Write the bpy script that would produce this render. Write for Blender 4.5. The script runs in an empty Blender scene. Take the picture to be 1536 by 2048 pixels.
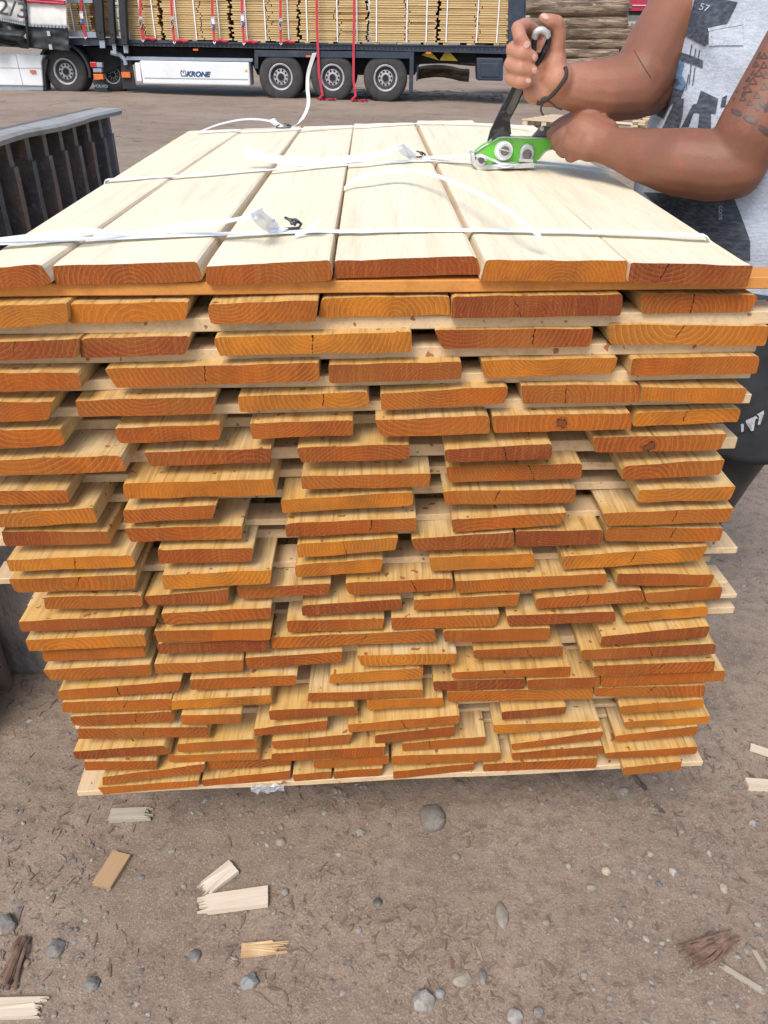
import bpy, bmesh, math, random
from mathutils import Vector, Matrix, noise
from mathutils.bvhtree import BVHTree
random.seed(7)
R = math.radians
scene = bpy.context.scene
col = scene.collection

# ------------------------------------------------------------------ camera
F, CX, CY = 1550.0, 768.0, 1024.0
TH = R(31.66)
CAMZ = 1.3
cam_d = bpy.data.cameras.new('camera')
cam = bpy.data.objects.new('camera', cam_d)
col.objects.link(cam)
cam.matrix_world = Matrix.Translation((0, 0, CAMZ)) @ Matrix.Rotation(math.pi/2-TH, 4, 'X') @ Matrix.Rotation(.009, 4, 'Z')
cam_d.sensor_fit = 'VERTICAL'
cam_d.sensor_height = 36
cam_d.lens = F/2048*36
cam_d.clip_start = .02
cam_d.clip_end = 2000
scene.camera = cam
# ------------------------------------------------------------------ light
SUN_EL, SUN_AZ = R(52), R(205)      # azimuth clockwise from +Y
w = bpy.data.worlds.new('World'); scene.world = w; w.use_nodes = True
nt = w.node_tree
bg = nt.nodes['Background']
sky = nt.nodes.new('ShaderNodeTexSky'); sky.sky_type = 'NISHITA'; sky.sun_disc = False
sky.sun_elevation = SUN_EL; sky.sun_rotation = SUN_AZ; sky.air_density = 1.0; sky.dust_density = 2.0; sky.ozone_density = 1.0
nt.links.new(sky.outputs[0], bg.inputs[0]); bg.inputs[1].default_value = .15
sl = bpy.data.lights.new('sun', 'SUN'); sl.energy = 1.9; sl.angle = R(26); sl.color = (1, .96, .9)
so = bpy.data.objects.new('sun', sl); col.objects.link(so)
sd = Vector((math.sin(SUN_AZ)*math.cos(SUN_EL), math.cos(SUN_AZ)*math.cos(SUN_EL), math.sin(SUN_EL)))
so.rotation_euler = sd.to_track_quat('Z', 'Y').to_euler()
scene.view_settings.view_transform = 'Standard'
scene.view_settings.look = 'None'
scene.view_settings.exposure = .62
scene.view_settings.gamma = 1

# ------------------------------------------------------------------ photo measures -> world points
CM = cam.matrix_world.to_3x3(); CO = Vector((0, 0, CAMZ))
def ray(x, y): return CM @ Vector(((x-CX)/F, (CY-y)/F, -1))
def PY(x, y, Y):
    d = ray(x, y); return CO + d*(Y/d.y)
def PZ(x, y, z):
    d = ray(x, y); return CO + d*((z-CAMZ)/d.z)
PSI = .07
FN = Vector((math.sin(PSI), -math.cos(PSI), 0)); FE = Vector((math.cos(PSI), math.sin(PSI), 0)); FP = Vector((0, .88, 0))
def PF(x, y, off=0):
    d = ray(x, y); return CO + d*(((FP+FN*off-CO).dot(FN))/d.dot(FN))
def ppm(x, y, Y):
    d = ray(x, y); return F/(Y/d.y)

# ------------------------------------------------------------------ object helpers
def lab(o, label=None, cat=None, group=None, kind=None):
    if label: o['label'] = label
    if cat: o['category'] = cat
    if group: o['group'] = group
    if kind: o['kind'] = kind
    return o
def empty(name, loc):
    o = bpy.data.objects.new(name, None); col.objects.link(o); o.location = loc; o.empty_display_size = .1
    return o
def link(name, me, mats=(), parent=None, loc=None, smooth=False):
    o = bpy.data.objects.new(name, me); col.objects.link(o)
    for m in (mats if isinstance(mats, (list, tuple)) else [mats]): me.materials.append(m)
    if loc is not None:
        me.transform(Matrix.Translation(-Vector(loc))); o.location = loc
    if parent is not None:
        o.parent = parent; o.location = (Vector(loc) if loc is not None else Vector((0, 0, 0))) - PW(parent)
    if smooth:
        for p in me.polygons: p.use_smooth = True
    return o
def PW(o):
    v = Vector(o.location)
    while o.parent: o = o.parent; v = v+Vector(o.location)
    return v
class MB:
    def __init__(s): s.v = []; s.f = []; s.mi = []; s.cur = 0
    def add(s, vs, fs):
        b = len(s.v); s.v += [Vector(v) for v in vs]
        for f in fs: s.f.append([b+i for i in f]); s.mi.append(s.cur)
    def prism(s, a, b):           # two loops of equal length
        n = len(a)
        s.add(list(a)+list(b), [list(range(n))[::-1], list(range(n, 2*n))] + [[i, (i+1) % n, n+(i+1) % n, n+i] for i in range(n)])
    def box(s, lo, hi, rz=0, c=None):
        x0, y0, z0 = lo; x1, y1, z1 = hi
        q = [Vector(p) for p in ((x0,y0,z0),(x1,y0,z0),(x1,y1,z0),(x0,y1,z0),(x0,y0,z1),(x1,y0,z1),(x1,y1,z1),(x0,y1,z1))]
        if rz:
            c = Vector(c) if c else (q[0]+q[6])/2; m = Matrix.Rotation(rz, 3, 'Z'); q = [c+m@(p-c) for p in q]
        s.prism(q[:4], q[4:])
    def boxpx(s, x0, y0, x1, y1, Y0, Y1):
        xm, ym = (x0+x1)/2, (y0+y1)/2
        s.box((PY(x0, ym, Y0).x, Y0, PY(xm, y1, Y0).z), (PY(x1, ym, Y0).x, Y1, PY(xm, y0, Y0).z))
    def polypx(s, pts, Y0, Y1):
        a = [PY(x, y, Y0) for x, y in pts]; b = [Vector((p.x, Y1, p.z)) for p in a]
        s.prism(a, b)
    def frame(s, t):
        t = t.normalized(); u = t.cross(Vector((0, 0, 1)))
        if u.length < .05: u = t.cross(Vector((0, 1, 0)))
        u.normalize(); return u, t.cross(u)
    def tube(s, pts, rad, n=10, cap=True, flat=1.0):
        pts = [Vector(p) for p in pts]; rings = []; pu = None
        for i, p in enumerate(pts):
            t = pts[min(i+1, len(pts)-1)]-pts[max(i-1, 0)]
            u, v = s.frame(t)
            if pu is not None and u.dot(pu) < 0 and abs(u.dot(pu)) > .3: u, v = -u, -v
            pu = u
            r = rad[i] if isinstance(rad, (list, tuple)) else rad
            rings.append([p+(u*math.cos(2*math.pi*k/n)+v*math.sin(2*math.pi*k/n)*flat)*r for k in range(n)])
        b = len(s.v)
        for rg in rings: s.v += rg
        for i in range(len(rings)-1):
            for k in range(n):
                s.f.append([b+i*n+k, b+i*n+(k+1) % n, b+(i+1)*n+(k+1) % n, b+(i+1)*n+k]); s.mi.append(s.cur)
        if cap:
            s.f.append([b+k for k in range(n)][::-1]); s.mi.append(s.cur)
            e = b+(len(rings)-1)*n; s.f.append([e+k for k in range(n)]); s.mi.append(s.cur)
    def strip(s, pts, wv, th=.0008):   # flat band along pts, width vector(s) wv
        pts = [Vector(p) for p in pts]; n = len(pts); vs = []
        for i, p in enumerate(pts):
            wd = wv[i] if isinstance(wv, list) else wv
            t = (pts[min(i+1, n-1)]-pts[max(i-1, 0)]).normalized(); nn = wd.cross(t)
            nn = nn.normalized()*th/2 if nn.length > 1e-9 else Vector((0, 0, th/2))
            vs += [p-wd/2-nn, p+wd/2-nn, p+wd/2+nn, p-wd/2+nn]
        fs = []
        for i in range(n-1):
            for k in range(4): fs.append([4*i+k, 4*i+(k+1) % 4, 4*i+4+(k+1) % 4, 4*i+4+k])
        fs += [[3, 2, 1, 0], [4*n-4, 4*n-3, 4*n-2, 4*n-1]]
        s.add(vs, fs)
    def lathe(s, c, prof, ax='Y', n=40):   # prof: (radius, offset along axis)
        c = Vector(c); b = len(s.v); m = len(prof)
        for k in range(n):
            a = 2*math.pi*k/n; ca, sa = math.cos(a), math.sin(a)
            for r, h in prof:
                s.v.append(c+(Vector((r*ca, h, r*sa)) if ax == 'Y' else Vector((r*ca, r*sa, h)) if ax == 'Z' else Vector((h, r*ca, r*sa))))
        for k in range(n):
            for i in range(m-1):
                s.f.append([b+k*m+i, b+k*m+i+1, b+((k+1) % n)*m+i+1, b+((k+1) % n)*m+i]); s.mi.append(s.cur)
        s.f.append([b+k*m for k in range(n)]); s.mi.append(s.cur)
        s.f.append([b+k*m+m-1 for k in range(n)][::-1]); s.mi.append(s.cur)
    def ball(s, c, r, nu=12, nv=8, sc=(1, 1, 1)):
        c = Vector(c); vs = [c+Vector((0, 0, r*sc[2]))]; fs = []
        for i in range(1, nv):
            for k in range(nu):
                a = 2*math.pi*k/nu; t = math.pi*i/nv
                vs.append(c+Vector((r*sc[0]*math.sin(t)*math.cos(a), r*sc[1]*math.sin(t)*math.sin(a), r*sc[2]*math.cos(t))))
        vs.append(c-Vector((0, 0, r*sc[2])))
        for k in range(nu):
            fs.append([0, 1+k, 1+(k+1) % nu]); e = len(vs)-1; o = 1+(nv-2)*nu; fs.append([e, o+(k+1) % nu, o+k])
        for i in range(nv-2):
            for k in range(nu): fs.append([1+i*nu+k, 1+(i+1)*nu+k, 1+(i+1)*nu+(k+1) % nu, 1+i*nu+(k+1) % nu])
        s.add(vs, fs)
    def mesh(s, name, fix=True):
        me = bpy.data.meshes.new(name); me.from_pydata(s.v, [], s.f)
        me.polygons.foreach_set('material_index', s.mi)
        if fix:
            bm = bmesh.new(); bm.from_mesh(me); bmesh.ops.recalc_face_normals(bm, faces=bm.faces); bm.to_mesh(me); bm.free()
        me.update(); return me
    def build(s, name, mats, parent=None, loc=None, smooth=False, bevel=0, seg=2):
        if loc is None and parent is None:
            c = sum(s.v, Vector())/len(s.v); loc = (c.x, c.y, min(v.z for v in s.v))
        o = link(name, s.mesh(name), mats, parent, loc, smooth)
        if bevel:
            b = o.modifiers.new('b', 'BEVEL'); b.width = bevel; b.segments = seg; b.limit_method = 'ANGLE'; b.angle_limit = R(40)
        return o
def text_obj(name, body, size, M4, mat, parent, ext=.004, shear=0, off=0, sx=1):
    cu = bpy.data.curves.new(name, 'FONT'); cu.body = body; cu.size = size; cu.extrude = ext; cu.shear = shear; cu.offset = off
    cu.align_x = 'CENTER'; cu.align_y = 'CENTER'
    t = bpy.data.objects.new('tmp', cu); col.objects.link(t)
    bpy.context.view_layer.update()
    me = bpy.data.meshes.new_from_object(t.evaluated_get(bpy.context.evaluated_depsgraph_get()))
    bpy.data.objects.remove(t)
    me.transform(Matrix.Diagonal((sx, 1, 1, 1))); me.transform(M4)
    return link(name, me, mat, parent)

# ------------------------------------------------------------------ materials
def newmat(name):
    m = bpy.data.materials.new(name); m.use_nodes = True
    return m, m.node_tree, m.node_tree.nodes['Principled BSDF']
def nd(nt, t, **k):
    n = nt.nodes.new(t)
    for a, b in k.items(): setattr(n, a, b)
    return n
def mth(nt, op, a, b=None, c=None):
    n = nt.nodes.new('ShaderNodeMath'); n.operation = op
    for i, x in enumerate((a, b, c)):
        if x is None: continue
        if isinstance(x, (int, float)): n.inputs[i].default_value = x
        else: nt.links.new(x, n.inputs[i])
    return n.outputs[0]
def mix(nt, f, a, b, bt='MIX'):
    n = nt.nodes.new('ShaderNodeMix'); n.data_type = 'RGBA'; n.blend_type = bt
    for i, x in ((0, f), (6, a), (7, b)):
        if isinstance(x, (int, float)): n.inputs[i].default_value = x
        elif isinstance(x, tuple): n.inputs[i].default_value = (*x, 1)
        else: nt.links.new(x, n.inputs[i])
    return n.outputs[2]
def coord(nt, sc=(1, 1, 1)):
    t = nt.nodes.new('ShaderNodeTexCoord'); m = nt.nodes.new('ShaderNodeMapping'); m.inputs[3].default_value = sc
    nt.links.new(t.outputs['Object'], m.inputs[0]); return m.outputs[0]
def ntex(nt, v, sc, det=4, rough=.55, dist=0):
    n = nt.nodes.new('ShaderNodeTexNoise'); n.inputs['Scale'].default_value = sc; n.inputs['Detail'].default_value = det
    n.inputs['Roughness'].default_value = rough; n.inputs['Distortion'].default_value = dist
    nt.links.new(v, n.inputs['Vector']); return n.outputs[0]
def rng(nt, v, a, b, c=0, d=1):
    n = nt.nodes.new('ShaderNodeMapRange'); n.clamp = True
    for i, x in enumerate((a, b, c, d)): n.inputs[i+1].default_value = x
    nt.links.new(v, n.inputs[0]); return n.outputs[0]
def bump(nt, bs, h, st, dist):
    n = nt.nodes.new('ShaderNodeBump'); n.inputs['Strength'].default_value = st; n.inputs['Distance'].default_value = dist
    nt.links.new(h, n.inputs['Height']); nt.links.new(n.outputs[0], bs.inputs['Normal'])
def simple(name, c1, c2=None, sc=(1, 1, 1), ns=5, rough=.6, bm=0, bd=.01, metal=0, det=5, lo=.35, hi=.65, c3=None, ns3=1.5, spec=.5):
    m, nt, bs = newmat(name)
    bs.inputs['Roughness'].default_value = rough; bs.inputs['Metallic'].default_value = metal
    bs.inputs['Specular IOR Level'].default_value = spec
    v = coord(nt, sc); f = ntex(nt, v, ns, det, .6)
    c = mix(nt, rng(nt, f, lo, hi), c1, c2 or tuple(x*.8 for x in c1))
    if c3: c = mix(nt, rng(nt, ntex(nt, v, ns3, 4, .65), .5, .66), c, c3)
    nt.links.new(c, bs.inputs['Base Color'])
    if bm: bump(nt, bs, f, bm, bd)
    return m

def end_grain(name, crack=False, knot=False):
    # object colour carries: ring centre x, ring centre z, tone, crack position
    m, nt, bs = newmat(name); L = nt.links
    bs.inputs['Roughness'].default_value = .62; bs.inputs['Specular IOR Level'].default_value = .3
    tc = nd(nt, 'ShaderNodeTexCoord'); sp = nd(nt, 'ShaderNodeSeparateXYZ'); L.new(tc.outputs['Object'], sp.inputs[0])
    oi = nd(nt, 'ShaderNodeObjectInfo'); oc = nd(nt, 'ShaderNodeSeparateColor'); L.new(oi.outputs['Color'], oc.inputs[0])
    off = nd(nt, 'ShaderNodeVectorMath', operation='ADD'); L.new(tc.outputs['Object'], off.inputs[0])
    rv = nd(nt, 'ShaderNodeCombineXYZ'); r10 = mth(nt, 'MULTIPLY', oi.outputs['Random'], 37.0)
    for i in range(3): L.new(r10, rv.inputs[i])
    L.new(rv.outputs[0], off.inputs[1]); P = off.outputs[0]
    n1 = ntex(nt, P, 16, 3, .6); n2 = ntex(nt, P, 60, 3, .6)
    dx = mth(nt, 'SUBTRACT', sp.outputs[0], mth(nt, 'MULTIPLY_ADD', oc.outputs[0], .24, -.12))
    dz = mth(nt, 'SUBTRACT', sp.outputs[2], mth(nt, 'MULTIPLY_ADD', oc.outputs[1], .16, -.08))
    dz = mth(nt, 'MULTIPLY', dz, 1.25)
    ln = mth(nt, 'SQRT', mth(nt, 'ADD', mth(nt, 'MULTIPLY', dx, dx), mth(nt, 'MULTIPLY', dz, dz)))
    ln = mth(nt, 'ADD', ln, mth(nt, 'MULTIPLY_ADD', n1, .016, mth(nt, 'MULTIPLY', n2, .0022)))
    fr = mth(nt, 'MULTIPLY', ln, mth(nt, 'MULTIPLY_ADD', oi.outputs['Random'], 130, 120))
    fq = mth(nt, 'FRACT', fr)
    ramp = nd(nt, 'ShaderNodeValToRGB'); L.new(fq, ramp.inputs[0]); e = ramp.color_ramp.elements
    e[0].position = 0; e[0].color = (.35, .35, .35, 1); e[1].position = 1; e[1].color = (.0, .0, .0, 1)
    for p, c in ((.09, 1), (.2, .30), (.6, .12), (.93, .0)):
        q = e.new(p); q.color = (c, c, c, 1)
    ringw = ntex(nt, P, 9, 2)
    line = mth(nt, 'MULTIPLY', ramp.outputs[0], rng(nt, ringw, .3, .65, .35, 1))
    tone = oc.outputs[2]
    base = nd(nt, 'ShaderNodeValToRGB'); L.new(tone, base.inputs[0]); e = base.color_ramp.elements
    e[0].position = 0; e[0].color = (.170, .030, .007, 1); e[1].position = 1; e[1].color = (.46, .145, .009, 1)
    q = e.new(.5); q.color = (.33, .070, .005, 1)
    lite = nd(nt, 'ShaderNodeValToRGB'); L.new(tone, lite.inputs[0]); e = lite.color_ramp.elements
    e[0].color = (.42, .115, .022, 1); e[1].color = (.70, .29, .035, 1)
    big = ntex(nt, P, 14, 4, .6)
    c = mix(nt, rng(nt, big, .38, .66), base.outputs[0], (.10, .022, .008))
    n = nt.nodes[-1]
    c = mix(nt, .7, base.outputs[0], c)
    c = mix(nt, rng(nt, ntex(nt, P, 7, 3), .47, .7, 0, .45), c, (.44, .16, .02))
    c = mix(nt, mth(nt, 'MULTIPLY', line, .70), c, lite.outputs[0])
    fine = ntex(nt, P, 700, 2, .7)
    c = mix(nt, rng(nt, fine, .5, .72, 0, .38), c, (.10, .025, .006))
    c = mix(nt, rng(nt, ntex(nt, P, 420, 1), .60, .74, 0, .16), c, (.60, .32, .10))
    # saw marks: faint vertical streaks
    sm = nd(nt, 'ShaderNodeMapping'); sm.inputs[3].default_value = (420, 1, 12); sm.inputs[2].default_value = (0, .12, 0); L.new(P, sm.inputs[0])
    saw = ntex(nt, sm.outputs[0], 1, 2)
    c = mix(nt, rng(nt, saw, .5, .8, 0, .2), c, (.60, .26, .05))
    h = mth(nt, 'ADD', mth(nt, 'MULTIPLY', fine, .6), mth(nt, 'MULTIPLY', saw, .8))
    if crack:
        cn = ntex(nt, P, 55, 3, .7)
        cd = mth(nt, 'SUBTRACT', sp.outputs[0], mth(nt, 'MULTIPLY_ADD', oi.outputs['Alpha'], .4, -.2))
        cd = mth(nt, 'ADD', cd, mth(nt, 'MULTIPLY', sp.outputs[2], mth(nt, 'MULTIPLY_ADD', oi.outputs['Random'], 1.2, -.6)))
        cd = mth(nt, 'ABSOLUTE', mth(nt, 'ADD', cd, mth(nt, 'MULTIPLY_ADD', cn, .010, -.005)))
        wn = rng(nt, ntex(nt, P, 130, 2), .35, .6, .0002, .0008)
        ck = mth(nt, 'LESS_THAN', cd, wn)
        zz = rng(nt, sp.outputs[2], -.008, .003)
        ck = mth(nt, 'MULTIPLY', ck, mth(nt, 'GREATER_THAN', mth(nt, 'ADD', zz, oi.outputs['Random']), .45))
        c = mix(nt, ck, c, (.012, .004, .002))
        h = mth(nt, 'SUBTRACT', h, mth(nt, 'MULTIPLY', ck, 3))
    if knot:
        kd = mth(nt, 'ADD', mth(nt, 'SQRT', mth(nt, 'ADD', mth(nt, 'MULTIPLY', dx, dx), mth(nt, 'MULTIPLY', dz, dz))), mth(nt, 'MULTIPLY_ADD', ntex(nt, P, 60, 4, .75), .030, -.013))
        c = mix(nt, rng(nt, kd, .010, .013, .75, 0), c, (.11, .035, .012))
        c = mix(nt, mth(nt, 'LESS_THAN', mth(nt, 'ABSOLUTE', mth(nt, 'SUBTRACT', kd, .0095)), .0007), c, (.010, .004, .002))
    L.new(c, bs.inputs['Base Color'])
    bump(nt, bs, h, .35, .0008)
    return m
def plank_face(name, stain=True, pale=(.64, .52, .35), yel=(.58, .375, .14), dark=(.36, .22, .10), spots=True, streak=(0.5, .72)):
    m, nt, bs = newmat(name); L = nt.links
    bs.inputs['Roughness'].default_value = .7; bs.inputs['Specular IOR Level'].default_value = .25
    tc = nd(nt, 'ShaderNodeTexCoord'); oi = nd(nt, 'ShaderNodeObjectInfo')
    off = nd(nt, 'ShaderNodeVectorMath', operation='ADD'); L.new(tc.outputs['Object'], off.inputs[0])
    rv = nd(nt, 'ShaderNodeCombineXYZ'); r10 = mth(nt, 'MULTIPLY', oi.outputs['Random'], 23.0)
    for i in range(3): L.new(r10, rv.inputs[i])
    L.new(rv.outputs[0], off.inputs[1])
    mp = nd(nt, 'ShaderNodeMapping'); mp.inputs[3].default_value = (1, .05, 1); L.new(off.outputs[0], mp.inputs[0]); V = mp.outputs[0]
    g = ntex(nt, V, 45, 5, .65, .4); g2 = ntex(nt, V, 260, 3, .6); big = ntex(nt, V, 9, 3, .5, .8)
    c = mix(nt, rng(nt, big, .35, .7), pale, tuple((a*.55+b*.45) for a, b in zip(pale, yel)))
    if stain:
        sp = nd(nt, 'ShaderNodeSeparateXYZ'); L.new(tc.outputs['Object'], sp.inputs[0])
        yy = mth(nt, 'ADD', sp.outputs[1], mth(nt, 'MULTIPLY_ADD', ntex(nt, off.outputs[0], 30, 3), .09, -.045))
        c = mix(nt, rng(nt, yy, -.01, .045, .9, 0), c, yel)
        tn = rng(nt, oi.outputs['Random'], .2, .95, 0, .5); c = mix(nt, tn, c, yel)
        # ring streaks run out at the sawn end
        st = nd(nt, 'ShaderNodeMapping'); st.inputs[3].default_value = (170, 7, 40); st.inputs[2].default_value = (0, 0, .06); L.new(off.outputs[0], st.inputs[0])
        s = ntex(nt, st.outputs[0], 1, 4, .65)
        c = mix(nt, rng(nt, s, .49, .68, 0, .65), c, dark)
    c = mix(nt, rng(nt, g, streak[0], streak[1], 0, .42), c, dark)
    c = mix(nt, rng(nt, g2, .5, .75, 0, .3), c, dark)
    if spots:
        sn = ntex(nt, off.outputs[0], 75, 1, .5)
        c = mix(nt, rng(nt, sn, .715, .73, 0, .8), c, (.24, .055, .02))
    L.new(c, bs.inputs['Base Color'])
    bump(nt, bs, mth(nt, 'ADD', g, g2), .25, .0012)
    return m
def metal_paint(name, c, dirt=(.16, .13, .10), amt=.5, rough=.4, metal=0, ns=6):
    m, nt, bs = newmat(name); bs.inputs['Roughness'].default_value = rough; bs.inputs['Metallic'].default_value = metal
    v = coord(nt); f = ntex(nt, v, ns, 6, .7)
    cc = mix(nt, rng(nt, f, .5, .72, 0, amt), c, dirt); nt.links.new(cc, bs.inputs['Base Color'])
    nt.links.new(rng(nt, f, .4, .7, rough, min(1, rough+.3)), bs.inputs['Roughness'])
    return m

MEND = end_grain('end_grain'); MENDC = end_grain('end_grain_cracked', True); MENDK = end_grain('end_grain_knot', False, True)
MFACE = plank_face('sawn_face', pale=(.66, .54, .33), yel=(.60, .34, .08), dark=(.27, .125, .03))
MTOP = plank_face('sawn_face_overlit', stain=False, pale=(.80, .71, .52), yel=(.74, .60, .38), dark=(.48, .37, .22), spots=False, streak=(.50, .76))  # top layer only: the overexposed daylight on it is put into this paler colour
MSIDE = plank_face('sawn_edge', stain=False, pale=(.74, .61, .42), yel=(.66, .50, .31), dark=(.42, .29, .17), spots=False)
MLATH = plank_face('lath_wood', stain=False, pale=(.62, .46, .28), yel=(.56, .39, .20), dark=(.28, .17, .085))
MLATHO = plank_face('lath_wood_orange', stain=False, pale=(.58, .25, .06), yel=(.52, .21, .05), dark=(.30, .09, .018), spots=False)
# ------------------------------------------------------------------ ground
def sstep(a, b, x):
    t = max(0, min(1, (x-a)/(b-a))); return t*t*(3-2*t)
def gz(x, y):
    h = .012*noise.noise(Vector((x*1.7, y*1.7, 3)))+.006*noise.noise(Vector((x*6, y*6, 9)))
    if y < 4: h += .0028*noise.noise(Vector((x*28, y*28, 1)))+.0016*noise.noise(Vector((x*75, y*75, 5)))
    far = -.0197*max(-14, min(14, x))-.062
    h += far*sstep(8, 19, y)
    h += .05*noise.noise(Vector((x*.35, y*.35, 7)))*sstep(4, 9, y)*(1-sstep(17, 19, y)*.8)
    return h
xs = [0.0]
while xs[-1] < 600:
    xs.append(xs[-1]+max(.011, xs[-1]*.035 if xs[-1] < 1.2 else xs[-1]*.06))
    if xs[-1] < 1.1: xs[-1] = xs[-2]+.011
xs = [-a for a in xs[:0:-1]]+xs
ys = [-40, -10, -3, -1, 0, .2]
while ys[-1] < 900: ys.append(ys[-1]+(.011 if ys[-1] < 2.4 else max(.03, (ys[-1]-1.6)*.035)))
gv = [(x, y, gz(x, y)) for y in ys for x in xs]; nx = len(xs)
gf = [(j*nx+i, j*nx+i+1, (j+1)*nx+i+1, (j+1)*nx+i) for j in range(len(ys)-1) for i in range(nx-1)]
gm = bpy.data.meshes.new('ground'); gm.from_pydata(gv, [], gf); gm.update()
m, nt_, bs_ = newmat('dirt'); bs_.inputs['Roughness'].default_value = .9; bs_.inputs['Specular IOR Level'].default_value = .2
v_ = coord(nt_); a_ = ntex(nt_, v_, 3, 6, .65); b_ = ntex(nt_, v_, 38, 5, .7); c_ = ntex(nt_, v_, 260, 3, .7); d_ = ntex(nt_, v_, .35, 5, .6)
vs_ = coord(nt_, (1, 2.6, 1)); e_ = ntex(nt_, vs_, 1.3, 6, .75, .6)
cc_ = mix(nt_, rng(nt_, a_, .35, .68), (.290, .218, .160), (.205, .150, .108))
cc_ = mix(nt_, rng(nt_, d_, .42, .6, 0, .75), cc_, (.345, .265, .198))
cc_ = mix(nt_, rng(nt_, ntex(nt_, v_, 1.6, 5, .65), .54, .66, 0, .5), cc_, (.165, .118, .085))
cc_ = mix(nt_, rng(nt_, b_, .48, .66, 0, .7), cc_, (.155, .112, .085))
cc_ = mix(nt_, rng(nt_, c_, .54, .68, 0, .6), cc_, (.42, .36, .30))
cc_ = mix(nt_, rng(nt_, c_, .45, .3, 0, .5), cc_, (.11, .08, .06))
cc_ = mix(nt_, rng(nt_, e_, .56, .70, 0, .4), cc_, (.135, .10, .075))
nt_.links.new(cc_, bs_.inputs['Base Color'])
bump(nt_, bs_, mth(nt_, 'ADD', mth(nt_, 'MULTIPLY', b_, 1.0), mth(nt_, 'MULTIPLY', c_, .4)), .6, .007)
ground = link('ground', gm, m, smooth=True); lab(ground, kind='structure')

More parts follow.
